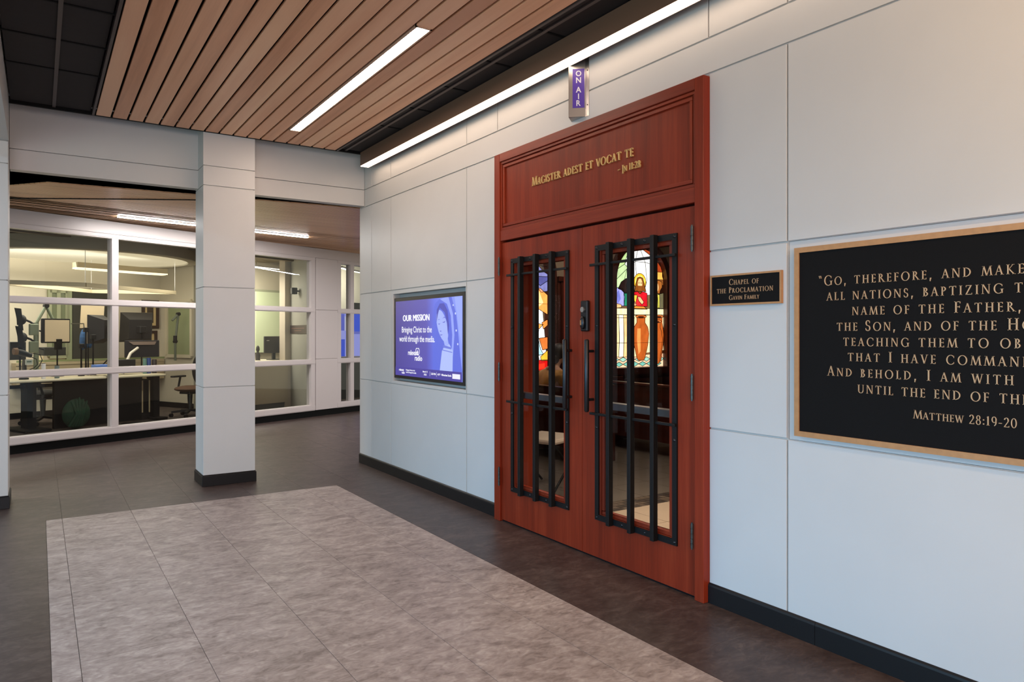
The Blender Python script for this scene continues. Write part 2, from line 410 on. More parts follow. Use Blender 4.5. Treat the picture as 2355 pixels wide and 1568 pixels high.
B('header', PANEL, hl, -.66, -.20, -3.0, 6.98, 2.948, 3.45)

# ---- main ceiling
ce = thing('ceiling', (1, 3, 3.3), kind='structure')
MB().box(-6.0, 3.16, -4.2, 7.38, 3.45, 3.6).box(-6, 9.5, 7.36, 14.2, 3.45, 3.6).build('slab', BLACK, ce)
SX = [.394+.1237*i for i in range(18)]
for i in range(17):
    a, b = SX[i]+.009, SX[i+1]-.009
    if i == 12:
        B('slat', SLAT, ce, a, b, 6.489, 6.955, 3.25, 3.268, bevel=.001); B('slat', SLAT, ce, a, b, -2.5, 3.871, 3.25, 3.268, bevel=.001)
    else:
        B('slat', SLAT, ce, a, b, -2.5, 6.955, 3.25, 3.268, bevel=.001)
MB().box(.37, 2.52, -2.6, 6.95, 3.31, 3.33).build('backer', BLACK, ce)
for x in (.384, 2.510):
    B('edge_trim', DTEE, ce, x-.010, x+.008, -2.5, 6.955, 3.245, 3.30)
B('edge_trim', BLACK, ce, -.2, WX, 6.957, 6.983, 3.249, 3.30)
# dark lay-in tiles either side
def dark_grid(x0, x1, teex, ys):
    xs = [x0] + teex + [x1]
    for i in range(len(xs)-1):
        for j in range(len(ys)-1):
            B('ceiling_tile', DTILE, ce, xs[i]+.008, xs[i+1]-.008, ys[j]+.008, ys[j+1]-.008, 3.272, 3.288, bevel=.003)
    for x in teex:
        B('tee_bar', DTEE, ce, x-.012, x+.012, ys[0], ys[-1], 3.262, 3.29)
    for y in ys[1:-1]:
        B('cross_tee', BLACK, ce, x0, x1, y-.007, y+.007, 3.266, 3.29)
dark_grid(-.198, .372, [.104], [-2.5+.605*k for k in range(15)]+[6.955])
dark_grid(2.522, WX, [2.60], [-2.5+.605*k for k in range(15)]+[6.955])
# recessed line of light in the slats, and the wall washer
def light_line(name, x0, x1, y0, y1, z, label, mat=LENS):
    t = thing(name, ((x0+x1)/2, (y0+y1)/2, z), label, 'light')
    m = MB().box(x0, x0+.012, y0, y1, z, z+.06).box(x1-.012, x1, y0, y1, z, z+.06).box(x0, x1, y0, y0+.012, z, z+.06).box(x0, x1, y1-.012, y1, z, z+.06).box(x0, x1, y0, y1, z+.05, z+.06)
    m.build('housing', plain('light_trim', (196, 160, 134), .5), t); B('lens', mat, t, x0+.012, x1-.012, y0+.012, y1-.012, z+.004, z+.012)
    return t
light_line('recessed_light', SX[12]+.007, SX[13]-.007, 3.872, 6.488, 3.246, 'glowing white line light recessed between the wood ceiling slats')
ww = thing('wall_washer', (2.79, 2, 3.12), 'long glowing white linear light hung along the panelled wall above the doors', 'light')
m = MB(); m.box(2.752, 2.845, -2.0, 6.95, 3.126, 3.262); m.build('housing', plain('bronze_housing', (112, 86, 68), .45), ww)
B('lens', LENSW, ww, 2.754, 2.838, -1.98, 6.945, 3.119, 3.127)
B('lip', plain('lip_brown', (128, 104, 84), .5), ww, 2.838, 2.845, -2.0, 6.95, 3.119, 3.127)

# ---- left and rear: glazed outer walls (out of the frame), only their frames
wl = thing('wall_left', (-5.7, 3, 0), kind='structure')
m = MB().box(-5.75, -5.6, -4.2, 14.2, 2.7, 3.45)
for y in (-4.1, -2, 0, 2, 4, 6, 8, 10, 12, 14.1): m.box(-5.72, -5.62, y-.05, y+.05, 0, 2.7)
m.build('glazing_frame', FRAMEW, wl)
wb = thing('wall_rear', (-1, -4.1, 0), kind='structure')
m = MB().box(-5.7, 3.16, -4.25, -4.1, 2.7, 3.45).box(1.4, 3.16, -4.25, -4.1, 0, 2.7)
for x in (-4, -2.4, -.8, .8): m.box(x-.05, x+.05, -4.22, -4.12, 0, 2.7)
m.build('glazing_frame', FRAMEW, wb)

# ---- corridor ceiling: thin wood slats under black
DA = math.radians(14); DU = Vector((math.cos(DA), math.sin(DA), 0)); DN = Vector((-math.sin(DA), math.cos(DA), 0))
cc = thing('ceiling', (2, 9.5, 2.85), kind='structure')
def clipped(poly, n, lo, hi):            # strip of a convex/concave-free polygon between two parallels
    def cut(p, k, s):
        out = []
        for i in range(len(p)):
            a, b = p[i], p[(i+1) % len(p)]; da = (n.dot(a)-k)*s; db = (n.dot(b)-k)*s
            if da >= 0: out.append(a)
            if da*db < 0: out.append(a+(b-a)*(da/(da-db)))
        return out
    q = cut(poly, lo, 1); return cut(q, hi, -1) if q else q
sto = lambda u, n, z=0: Vector((U3.x*u+N3.x*(K3+n), U3.y*u+N3.y*(K3+n), z))
edge = [Vector((5.6, 7.45, 0)), sto(9.9, -.01), sto(-1.5, -.01), Vector((-4.5, 9.2, 0)), Vector((-1.4, 8.9, 0)), Vector((-.5, 8.87, 0)), Vector((.07, 8.157, 0))]
edge = [Vector((6.6, 7.45, 0)), sto(9.9, -.01), sto(-1.5, -.01), Vector((-2.3, 11.1, 0)), Vector((.07, 8.157, 0))]
m = MB(); pitch = .062
ks = [DN.dot(p) for p in edge]; k = min(ks)
while k < max(ks):
    q = clipped(edge, DN, k+.006, k+pitch-.006)
    if len(q) > 2: m.prism([(p.x, p.y, 2.85) for p in q], (0, 0, 1), .012)
    k += pitch
m.build('slat_field', CSLAT, cc, kind='stuff')
MB().prism([(p.x, p.y, 2.875) for p in edge], (0, 0, 1), .01).build('backer', BLACK, cc)
MB().bar((-.60, 9.49, 2.848), (1.6, 8.185, 2.848), .035, .006).build('reveal_strip', BLACK, cc)
p0, p1 = sto(4.705, -.50), sto(7.25, -.98)
t = thing('corridor_light', ((p0.x+p1.x)/2, (p0.y+p1.y)/2, 2.845), 'glowing white line light in the corridor ceiling behind the column', 'light')
MB().bar((p0.x, p0.y, 2.848), (p1.x, p1.y, 2.848), .085, .012).build('housing', FRAMEW, t)
MB().bar((p0.x, p0.y, 2.840), (p1.x, p1.y, 2.840), .065, .006).build('lens', LENSC, t)

# ---- glazed back wall
def SB(name, mat, parent, u0, u1, n0, n1, z0, z1, bevel=0, **k):
    return MB(M3).box(u0, u1, n0, n1, z0, z1).build(name, mat, parent, bevel, **k)
wk = thing('wall_back', sto(6, 0), kind='structure')
SB('upper_wall', FRAMEW, wk, -1.5, 10.2, .0, .12, 2.70, 3.4)
SB('trim_line', FRAMEW, wk, -1.5, 10.2, -.012, .0, 2.688, 2.702)
SB('base_strip', BLACK, wk, -1.5, 10.2, .02, .12, 0, .104)
for z0, z1 in [(.108, .972), (.976, 1.806), (1.81, 2.686)]:
    SB('panel', FRAMEW, wk, 8.284, 8.786, 0, .1, z0, z1, bevel=.0015)
def glazing(name, us, u_end, win):
    g = thing(name, sto((us[0]+u_end)/2, 0), kind='structure')
    w_ = .085
    zs = [(.105, .200), (.885, .970), (1.760, 1.842), (2.630, 2.690)]
    for z0, z1 in zs:
        SB('rail', FRAMEW, g, us[0], u_end, 0, .11, z0, z1)
        SB('glazing_stop', FRAMEW, g, us[0], u_end, -.008, .0, z0+.012, z1-.012)
    for u in us + [u_end-w_]:
        SB('mullion', FRAMEW, g, u, u+w_, -.002, .112, .106, 2.689)
    al = us + [u_end-w_]
    for i in range(len(al)-1):
        for k in range(3):
            SB('glass_pane', GLASS, g, al[i]+w_, al[i+1], .055, .061, zs[k][1], zs[k+1][0])
glazing('window_1', [-1.5, .03, 1.645, 3.265, 4.888, 6.535], 8.268, 0)
glazing('window_2', [8.79-.02, 9.081], 10.2, 1)
# ------------------------------------------------------------------ LETTERING
# roman inscriptional capitals drawn as strokes; unit = cap height
TK, TN, SF, SHT = .125, .055, .085, .036
def g_D(x0, y0, x1, y1, w): return [(x0-w/2, y0), (x0+w/2, y0), (x1+w/2, y1), (x1-w/2, y1)]
def g_S(x, y, w=TK, l=1, r=1):
    y0 = y if y < .5 else y-SHT
    return [(x-w/2-SF*l, y0), (x+w/2+SF*r, y0), (x+w/2+SF*r, y0+SHT), (x-w/2-SF*l, y0+SHT)]
def g_V(x, w=TK, y0=0, y1=1, s0=1, s1=1):
    r = [g_D(x, y0, x, y1, w)]
    if s0: r.append(g_S(x, y0, w))
    if s1: r.append(g_S(x, y1, w))
    return r
def g_H(x0, x1, y, h=TN): return [(x0, y-h/2), (x1, y-h/2), (x1, y+h/2), (x0, y+h/2)]
def g_A(cx, cy, rx, ry, a0, a1, wx=TK, wy=TN, n=None):
    n = n or max(4, int(abs(a1-a0)/18)); out = []; pts = []
    for i in range(n+1):
        a = math.radians(a0+(a1-a0)*i/n); c_, s_ = math.cos(a), math.sin(a)
        pts.append(((cx+rx*c_, cy+ry*s_), (cx+(rx-wx)*c_, cy+(ry-wy)*s_)))
    for i in range(n): out.append([pts[i][0], pts[i+1][0], pts[i+1][1], pts[i][1]])
    return out
def g_T(x, y, h): return [(x-.02, y), (x+.025, y), (x+.025, y+h), (x-.02, y+h)]     # small vertical tick of an E, F, T, C
def glyph(c):
    V, D, H, A, S, T = g_V, g_D, g_H, g_A, g_S, g_T
    if c == 'A': return [D(.07,0,.37,1,TN), D(.66,0,.36,1,TK), H(.17,.55,.36), S(.07,0,TN), S(.66,0,TK)], .76
    if c == 'B': return V(.16)+A(.16,.75,.33,.25,-90,90)+A(.16,.27,.40,.27,-90,90)+[H(.16,.3,.525)], .62
    if c == 'C': return A(.5,.5,.46,.53,48,312)+[T(.80,.70,.22), T(.80,.10,.16)], .88
    if c == 'D': return V(.16)+A(.2,.5,.58,.5,-90,90), .84
    if c == 'E': return V(.16)+[H(.16,.50,.97), H(.16,.46,.52), H(.16,.52,.03), T(.49,.82,.17), T(.45,.43,.18), T(.51,.0,.18)], .58
    if c == 'F': return V(.16)+[H(.16,.50,.97), H(.16,.45,.52), T(.49,.82,.17), T(.44,.43,.18)], .55
    if c == 'G': return A(.5,.5,.46,.53,48,318)+[T(.80,.72,.2), D(.80,.03,.80,.42,TK), S(.80,.42,TK)], .94
    if c == 'H': return V(.16)+V(.68)+[H(.16,.68,.52)], .84
    if c == 'I': return V(.16), .32
    if c == 'J': return [D(.16,-.1,.16,1,TK), S(.16,1)]+A(.0,-.1,.22,.2,-70,0,TK,TN), .32
    if c == 'K': return V(.16)+[D(.22,.48,.62,1,TN), D(.26,.54,.70,0,TK), S(.62,1,TN), S(.70,0,TK)], .78
    if c == 'L': return V(.16)+[H(.16,.52,.03), T(.51,0,.2)], .57
    if c == 'M': return [D(.08,0,.20,1,TN), D(.20,1,.50,.0,TK), D(.50,0,.80,1,TN), D(.80,1,.92,0,TK), S(.08,0,TN), S(.92,0,TK), S(.18,1,TN,1,0), S(.82,1,TK,0,1)], 1.0
    if c == 'N': return [D(.13,0,.13,1,TN), D(.15,1,.73,0,TK), D(.73,0,.73,1,TN), S(.13,0,TN), S(.13,1,TN,1,0), S(.73,1,TN)], .86
    if c == 'O': return A(.5,.5,.47,.53,0,360), 1.0
    if c == 'P': return V(.16)+A(.18,.73,.36,.27,-90,90), .58
    if c == 'R': return V(.16)+A(.18,.74,.34,.26,-90,90)+[D(.34,.5,.70,0,TK), S(.70,0,TK)], .74
    if c == 'S': return A(.27,.75,.23,.28,30,270,TK*.9,TN)+A(.27,.25,.25,.28,-150,90,TK*.9,TN)+[T(.44,.74,.2), T(.06,.06,.2)], .56
    if c == 'T': return V(.38,s1=0)+[H(.05,.71,.97), T(.06,.80,.19), T(.70,.80,.19)], .76
    if c == 'U': return [D(.16,.3,.16,1,TK), S(.16,1), D(.70,.3,.70,1,TN), S(.70,1,TN)]+A(.42,.32,.325,.34,180,360,TK*.85,TN), .84
    if c == 'V': return [D(.10,1,.40,0,TK), D(.40,0,.68,1,TN), S(.10,1), S(.68,1,TN)], .76
    if c == 'W': return [D(.10,1,.35,0,TK), D(.35,0,.56,1,TN), D(.53,1,.80,0,TK), D(.80,0,1.02,1,TN), S(.10,1), S(.55,1,TN), S(1.02,1,TN)], 1.1
    if c == 'Y': return [D(.10,1,.37,.48,TK), D(.37,.48,.64,1,TN), D(.37,0,.37,.5,TK), S(.37,0), S(.10,1), S(.64,1,TN)], .72
    if c == 'Z': return [H(.10,.66,.97), H(.06,.68,.03), D(.12,.03,.60,.97,TK), T(.11,.80,.17), T(.67,.0,.18)], .74
    if c == '0': return A(.3,.5,.27,.52,0,360,TK*.8,TN), .62
    if c == '1': return V(.2,s1=0)+[D(.10,.86,.19,1,TN)], .42
    if c == '2': return A(.27,.74,.23,.28,-25,170,TK*.9,TN)+[D(.08,.03,.44,.62,TK*.7), H(.04,.50,.03), T(.50,0,.16)], .58
    if c == '8': return A(.28,.75,.2,.26,0,360,TK*.75,TN)+A(.28,.25,.24,.28,0,360,TK*.75,TN), .58
    if c == '9': return A(.28,.68,.24,.34,0,360,TK*.8,TN)+A(.2,.45,.32,.48,-70,10,TK*.8,TN), .58
    if c == ',': return [[(.06,.12), (.19,.12), (.10,-.2), (.05,-.18)]], .28
    if c == '.': return [[(.07,0), (.2,0), (.2,.13), (.07,.13)]], .28
    if c == ':': return [[(.07,.06), (.19,.06), (.19,.18), (.07,.18)], [(.07,.5), (.19,.5), (.19,.62), (.07,.62)]], .28
    if c == '-': return [H(.05,.35,.36,.07)], .42
    if c == '~': return [[(.05,.36), (.2,.46), (.2,.52), (.05,.42)], [(.2,.46), (.36,.40), (.36,.46), (.2,.52)], [(.36,.40), (.5,.5), (.5,.56), (.36,.46)]], .56
    if c in '“”':
        f = 1 if c == '”' else -1
        return [[(x+.02*f,1.02), (x+.10*f,1.02), (x,.74), (x-.04*f,.76)][::f] for x in (.1, .26)], .36
    return [], .34
def layout(s, cap, sc=.80, track=0.0):
    x = 0; out = []
    for c in s:
        k = cap*(sc if c.islower() or c in ',.-:' and False else 1)
        gl, w_ = glyph(c.upper())
        if c == ' ': w_ = .36
        out.append((c, x, k, gl)); x += w_*k+track
    return out, x-track
def inscribe(mb_for, s, org, ex, ey, nrm, cap, depth, width=None, sub=None, sc=.80, mi=0):
    """lay a line of letters from org; width (of the substring sub) fixes the letter spacing"""
    track = 0
    if width is not None:
        part = sub or s; _, w0 = layout(part, cap, sc); track = (width-w0)/max(1, len(part)-1)
    lay, tot = layout(s, cap, sc, track)
    ex, ey, nrm, org = Vector(ex), Vector(ey), Vector(nrm), Vector(org)
    for c, x, k, gl in lay:
        if not gl: continue
        m = mb_for(c)
        for p in gl: m.prism([org+ex*(x+a*k)+ey*(b*k) for a, b in p], nrm, depth, mi)
    return tot
_tc = {}
def sans(s, bold=0.0, spacing=1.0):
    """flat outline of a word in the built-in sans face: verts, faces, width (size 1)"""
    key = (s, bold, spacing)
    if key not in _tc:
        cu = bpy.data.curves.new('t', 'FONT'); cu.body = s; cu.offset = bold; cu.space_character = spacing; cu.resolution_u = 3
        o = bpy.data.objects.new('t', cu); COL.objects.link(o)
        dg = bpy.context.evaluated_depsgraph_get(); me = bpy.data.meshes.new_from_object(o.evaluated_get(dg))
        vs = [(v.co.x, v.co.y) for v in me.vertices]; fs = [tuple(p.vertices) for p in me.polygons]
        bpy.data.objects.remove(o); bpy.data.curves.remove(cu); bpy.data.meshes.remove(me)
        x0 = min(v[0] for v in vs); x1 = max(v[0] for v in vs)
        y0 = min(v[1] for v in vs); y1 = max(v[1] for v in vs)
        _tc[key] = (vs, fs, x0, x1, y0, y1)
    return _tc[key]
def print_text(m, s, org, ex, ey, w_, bold=0, h=None, center=False, spacing=1.0, mi=0):
    vs, fs, x0, x1, y0, y1 = sans(s, bold, spacing); k = w_/(x1-x0); ky = k if h is None else h/(y1-y0)
    b = y0 if h is not None else 0
    org, ex, ey = Vector(org), Vector(ex), Vector(ey)
    m.add([org+ex*((x-x0)*k - (w_/2 if center else 0))+ey*((y-b)*ky) for x, y in vs], fs, mi)

# ------------------------------------------------------------------ DOORS
RY = (0, -1, 0); UZ = (0, 0, 1); OUT = (-1, 0, 0)           # reading direction, up, and out of the right wall
LF = 2.890                                                  # face of the door leaves
dfr = thing('trim_3', (2.9, 3.535, 0), kind='structure')
CF = 2.868
for (a, b) in ((4.478, 4.552), (2.518, 2.580)):
    B('jamb', CHERRY, dfr, CF, 3.16, a, b, 0, 2.745, bevel=.003)
B('head', CHERRYH, dfr, CF, 3.16, 2.580, 4.478, 2.683, 2.745, bevel=.003)
B('rail', CHERRYH, dfr, CF+.006, 3.16, 2.580, 4.478, 2.092, 2.172, bevel=.003)
B('transom_panel', CHERRY, dfr, LF+.004, LF+.03, 2.580, 4.478, 2.172, 2.683)
for i, (w0, w1, x) in enumerate([(0, .018, .0), (.018, .026, .012), (.026, .046, .003)]):   # stepped moulding
    y0, y1, z0, z1 = 2.580+w0, 4.478-w0, 2.172+w0, 2.683-w0; d = w1-w0; xx = CF+.010+x
    B('moulding', CHERRYH, dfr, xx, LF+.006, y0, y1, z1-d, z1, bevel=.002)
    B('moulding', CHERRYH, dfr, xx, LF+.006, y0, y1, z0, z0+d, bevel=.002)
    B('moulding', CHERRY, dfr, xx, LF+.006, y0, y0+d, z0+d, z1-d, bevel=.002)
    B('moulding', CHERRY, dfr, xx, LF+.006, y1-d, y1, z0+d, z1-d, bevel=.002)
B('stop', BLACK, dfr, 2.94, 3.05, 2.580, 4.478, 2.06, 2.092)
# the vestibule behind the doors is lined in the same wood
B('reveal_lining', CHERRY, dfr, 3.16, 3.18, 4.485, 4.70, 0, 2.74); B('reveal_lining', CHERRY, dfr, 3.16, 3.18, 2.40, 2.575, 0, 2.74)

def leaf(name, y0, y1, hinge_y, lock, label):
    d = thing(name, (LF+.022, (y0+y1)/2, 0), label, 'door', kind='structure')
    mid = (y0+y1)/2
    g0, g1, zb, zt = mid-.292, mid+.292, .285, 1.912
    a0, a1 = y0+.002, y1-.002
    m = MB()
    m.box(LF, LF+.045, a0, g0, .012, 2.078).box(LF, LF+.045, g1, a1, .012, 2.078).box(LF, LF+.045, g0, g1, .012, zb).box(LF, LF+.045, g0, g1, zt, 2.078)
    m.build('leaf', CHERRY, d)
    m = MB(); b = .022
    for (p, q, r, s) in ((g0, g1, zb, zb+b), (g0, g1, zt-b, zt), (g0, g0+b, zb+b, zt-b), (g1-b, g1, zb+b, zt-b)):
        m.box(LF+.006, LF+.040, p, q, r, s)
    m.build('glazing_bead', CHERRY, d, bevel=.003)
    B('glass_pane', DGLASS, d, LF+.020, LF+.026, g0+b, g1-b, zb+b, zt-b)
    # wrought iron grille
    f0, f1, fz0, fz1 = mid-.341, mid+.341, .247, 1.948
    fr = MB(); w_ = .034
    fr.box(LF-.010, LF, f0, f1, fz0, fz0+w_).box(LF-.010, LF, f0, f1, fz1-w_, fz1).box(LF-.010, LF, f0, f0+w_, fz0+w_, fz1-w_).box(LF-.010, LF, f1-w_, f1, fz0+w_, fz1-w_)
    gr = fr.build('grille', IRON, d)
    for k in (-1, 0, 1):
        B('upright_bar', IRON, gr, LF-.046, LF-.010, mid+.186*k-.0145, mid+.186*k+.0145, fz0-.004, fz1+.004, bevel=.002)
    for z in (1.828, .905):
        B('cross_rod', IRON, gr, LF-.032, LF-.020, f0-.004, f1+.028, z-.008, z+.008, bevel=.002)
    for y in (f0+.017, f1-.017):
        for z in (fz0+.017, fz1-.017, .82, 1.45):
            MB().blob((LF-.010, y, z), .006, .009, .009, 8, 6).build('bolt', GUNMETAL, gr, smooth=True)
    for y in (mid-.095, mid+.095):
        for z in (fz0+.017, fz1-.017):
            MB().blob((LF-.010, y, z), .006, .009, .009, 8, 6).build('bolt', GUNMETAL, gr, smooth=True)
    for (z0, z1) in ((1.838, 1.967), (1.053, 1.183), (.272, .402)):
        h = MB(); n = 5; L = (z1-z0)/n
        for k in range(n): h.tube([(LF-.030, hinge_y, z0+k*L+.0012), (LF-.030, hinge_y, z0+(k+1)*L-.0012)], .0085, 10)
        h.tube([(LF-.030, hinge_y, z0-.006), (LF-.030, hinge_y, z1+.006)], .005, 8)
        h.build('hinge', STEEL, d, smooth=True)
    py = y0+.112 if not lock else y1-.108
    pu = MB().tube([(2.836, py, .914), (2.836, py, .922), (2.836, py, 1.358), (2.836, py, 1.366)], [.010, .0155, .0155, .010], 16).build('pull_handle', GUNMETAL, d, smooth=True)
    for z in (.99, 1.292):
        MB().tube([(2.846, py, z), (LF, py, z)], .009, 12).build('standoff', GUNMETAL, pu, smooth=True)
    ex = MB().box(2.965, 3.03, y0+.03, y1-.03, .925, .968).box(2.93, 2.97, y0+.03, y0+.13, .90, .99).box(2.93, 2.97, y1-.13, y1-.03, .90, .99)
    ex.build('exit_bar', plain('exit_bar_grey', (92, 92, 94), .35, metal=.5), d, bevel=.004)
    if lock:
        lk = B('lock_plate', GUNMETAL, d, LF-.028, LF, 3.452, 3.518, 1.416, 1.610, bevel=.006)
        MB().tube([(LF-.040, 3.487, 1.553), (LF-.026, 3.487, 1.553)], .017, 16).build('lock_cylinder', ALU, lk, smooth=True)
        k = MB(); k.blob((LF-.036, 3.487, 1.470), .014, .020, .042, 12, 8); k.build('turn_lever', GUNMETAL, lk, smooth=True)
        MB().box(LF-.052, LF-.046, 3.483, 3.491, 1.455, 1.485).build('key_slot', BRONZE, lk)
    return d
leaf('door_1', 3.531, 4.4765, 4.472, False, 'red wood door leaf without the lock plate, behind a black iron grille')
leaf('door_2', 2.5815, 3.531, 2.588, True, 'red wood door leaf carrying the black lock plate, behind an iron grille')
B('threshold', BLACK, dfr, 2.90, 3.16, 2.580, 4.478, .0, .010)

# gilt letters on the transom, each one pinned on by itself
tl = thing('raised_lettering', (2.89, 3.5, 2.43), 'raised gold Latin letters on the red wood panel above the doors', 'lettering')
def per_letter(parent, mat, calls):
    def go(s, *a, **k):
        cur = {'m': None}; ms = []
        def mf(c):
            m = MB(); ms.append(m); return m
        r = inscribe(mf, s, *a, **k)
        for m in ms: m.build('letter', mat, parent)
        return r
    for a, k in calls: go(*a, **k)
X1 = LF+.004
per_letter(tl, GOLD, [(('Magister adest et vocat te', (X1, 4.083, 2.437), RY, UZ, OUT, .062, .010), dict(width=1.022, sc=.80)),
                      (('~ Jn 11:28', (X1, 3.195, 2.362), RY, UZ, OUT, .040, .010), dict(width=.195, sc=.80))])

# ------------------------------------------------------------------ SIGNS ON THE RIGHT WALL
def one(m): return lambda c: m
pq = thing('bronze_plaque', (2.905, 1.29, 1.36), 'large black plaque with a bronze border and a long scripture verse', 'plaque')
PX = 2.902
y0, y1, z0, z1 = .575, 2.006, .931, 1.794
B('plate', PLAQ, pq, PX, WX+.0155, y0+.01, y1-.01, z0+.01, z1-.01)
m = MB(); b = .024
for q in ((y0, y1, z0, z0+b), (y0, y1, z1-b, z1), (y0, y0+b, z0+b, z1-b), (y1-b, y1, z0+b, z1-b)): m.box(PX-.006, WX+.0155, *q)
m.build('border', BRONZE, pq)
LN = [('“Go, therefore, and make disciples of', 1.884, 1.614, '“Go, therefore, and make', 1.088), ('all nations, baptizing them in the', 1.846, 1.547, 'all nations, baptizing t', 1.093),
      ('name of the Father, and of', 1.729, 1.480, 'name of the Father,', 1.096), ('the Son, and of the Holy Spirit,', 1.799, 1.413, 'the Son, and of the H', 1.105),
      ('teaching them to observe all', 1.769, 1.348, 'teaching them to o', 1.130), ('that I have commanded you.', 1.748, 1.283, 'that I have comman', 1.104),
      ('And behold, I am with you always,', 1.842, 1.216, 'And behold, I am with', 1.121), ('until the end of the age.”', 1.704, 1.149, 'until the end of th', 1.103)]
for s, yl, zb, sub, yr in LN:
    per_letter(pq, BRONZEL, [((s, (PX, yl, zb), RY, UZ, OUT, .043, .0025), dict(width=yl-yr, sub=sub, sc=.82))])
per_letter(pq, BRONZEL, [(('Matthew 28:19-20', (PX, 1.472, 1.0635), RY, UZ, OUT, .034, .0025), dict(width=.362, sc=.82))])

nq = thing('name_plaque', (2.905, 2.287, 1.62), 'small black name plaque with three bronze lines beside the doors', 'plaque')
B('plate', PLAQ, nq, WX-.013, WX, 2.077, 2.499, 1.545, 1.699)
m = MB(); b = .009
for q in ((2.076, 2.500, 1.544, 1.544+b), (2.076, 2.500, 1.70-b, 1.70), (2.076, 2.076+b, 1.544+b, 1.70-b), (2.5-b, 2.5, 1.544+b, 1.7-b)): m.box(WX-.017, WX-.001, *q)
m.build('border', BRONZE, nq)
for s, yl, yr, zb, cap in [('Chapel of', 2.381, 2.203, 1.646, .029), ('the Proclamation', 2.458, 2.122, 1.606, .029), ('Gavin Family', 2.381, 2.200, 1.571, .023)]:
    m = MB(); inscribe(one(m), s, (WX-.013, yl, zb), RY, UZ, OUT, cap, .002, width=yl-yr, sc=.80); m.build('lettering', BRONZEL, nq, kind='stuff')

# on-air sign: folded metal wedge on the wall
sg = thing('on_air_sign', (2.90, 3.60, 2.97), 'small wedge shaped purple ON AIR sign above the doors', 'sign')
ap = Vector((2.835, 3.600, 0)); nr = Vector((2.914, 3.530, 0)); fa = Vector((2.914, 3.670, 0)); ZB, ZT = 2.792, 3.165
def quad_face(p, q, z0, z1, th=.002):
    e = (q-p).normalized(); n = Vector((e.y, -e.x, 0))
    return MB().prism([(p.x, p.y, z0), (q.x, q.y, z0), (q.x, q.y, z1), (p.x, p.y, z1)], n, th)
m = quad_face(ap, nr, ZB, ZT); m2 = quad_face(fa, ap, ZB, ZT); m.add(m2.v, m2.f)
m.prism([(ap.x, ap.y, ZB), (nr.x, nr.y, ZB), (fa.x, fa.y, ZB)], (0, 0, 1), .002).prism([(ap.x, ap.y, ZT), (nr.x, nr.y, ZT), (fa.x, fa.y, ZT)], (0, 0, 1), -.002)
m.build('housing', ALU, sg)
fl_ = B('wall_flange', ALU, sg, WX-.003, WX, 3.492, 3.53, ZB-.004, ZT+.004)
for z in (2.86, 3.08): MB().tube([(WX-.006, 3.506, z), (WX-.003, 3.506, z)], .004, 8).build('screw', GUNMETAL, fl_)
PUR = plain('purple_sign_face', (84, 58, 158), .35)
e = (nr-ap).normalized(); n_ = Vector((e.y, -e.x, 0)); Lf = (nr-ap).length
for (p, d_) in ((ap, e),):
    a = p+e*(Lf*.23)+n_*.0025; bq = p+e*(Lf*.95)+n_*.0025
    MB().prism([(a.x, a.y, 2.848), (bq.x, bq.y, 2.848), (bq.x, bq.y, 3.098), (a.x, a.y, 3.098)], n_, .001).build('sign_face', PUR, sg)
    mid = (a+bq)/2+n_*.0018; WHT = plain('white_print', (226, 222, 226), .5)
    m = MB(); z = 3.050
    for c in 'ON AIR':
        if c == ' ': z -= .018; continue
        vs, fs, x0, x1, q0, q1 = sans(c, .02); h = .036
        k = h/(q1-q0); m.add([Vector((mid.x, mid.y, z))+e*((x-(x0+x1)/2)*k*.95)+Vector((0, 0, (y-q0)*k)) for x, y in vs], fs)
        z -= .043
    m.build('lettering', WHT, sg, kind='stuff')

# ------------------------------------------------------------------ WALL SCREEN
tv = thing('wall_screen', (2.95, 5.78, 1.36), 'flat screen glowing blue in the wall niche beside the wood doors', 'screen')
def tp(px, py, X): return on_x(px, py, X)
TX = 2.925
ty0, ty1, tz0, tz1 = 5.085, 6.495, .968, 1.750
B('case', plain('screen_case', (20, 19, 20), .35), tv, TX, WX+.074, ty0, ty1, tz0, tz1, bevel=.003)
sy0, sy1, sz0, sz1 = 5.135, 6.455, .998, 1.715
def gradmat():
    m, t, b = nt('screen_picture'); tc = t.nodes.new('ShaderNodeTexCoord'); sp = t.nodes.new('ShaderNodeSeparateXYZ')
    t.links.new(tc.outputs['Object'], sp.inputs[0])
    mr = t.nodes.new('ShaderNodeMapRange'); mr.inputs[1].default_value = .66; mr.inputs[2].default_value = -.66
    t.links.new(sp.outputs['Y'], mr.inputs[0])
    r = t.nodes.new('ShaderNodeValToRGB'); r.color_ramp.elements[0].color = (*lin((74, 66, 150)), 1); r.color_ramp.elements[1].color = (*lin((142, 160, 250)), 1)
    e1 = r.color_ramp.elements.new(.5); e1.color = (*lin((88, 82, 178)), 1); e2 = r.color_ramp.elements.new(.62); e2.color = (*lin((98, 112, 226)), 1)
    t.links.new(mr.outputs[0], r.inputs[0]); b.inputs['Base Color'].default_value = (.01, .01, .01, 1)
    t.links.new(r.outputs[0], b.inputs['Emission Color']); b.inputs['Emission Strength'].default_value = 1.0; b.inputs['Roughness'].default_value = .3
    return m
sc_ = B('screen', gradmat(), tv, TX-.002, TX+.001, sy0, sy1, sz0, sz1)
SW, SHH = sy1-sy0, sz1-sz0
def sp_(a, b, l=1): return Vector((TX-.002-.0004*l, sy1-a*SW, sz0+b*SHH))       # a right, b up, both 0..1
def flat(name, polys, col, l, st=1.0):
    m = MB()
    for p in polys: m.add([sp_(a, b, l) for a, b in p], [tuple(range(len(p)))])
    return m.build(name, emit('screen_'+col if isinstance(col, str) else 'screen_%d_%d_%d' % col, col, st), sc_)
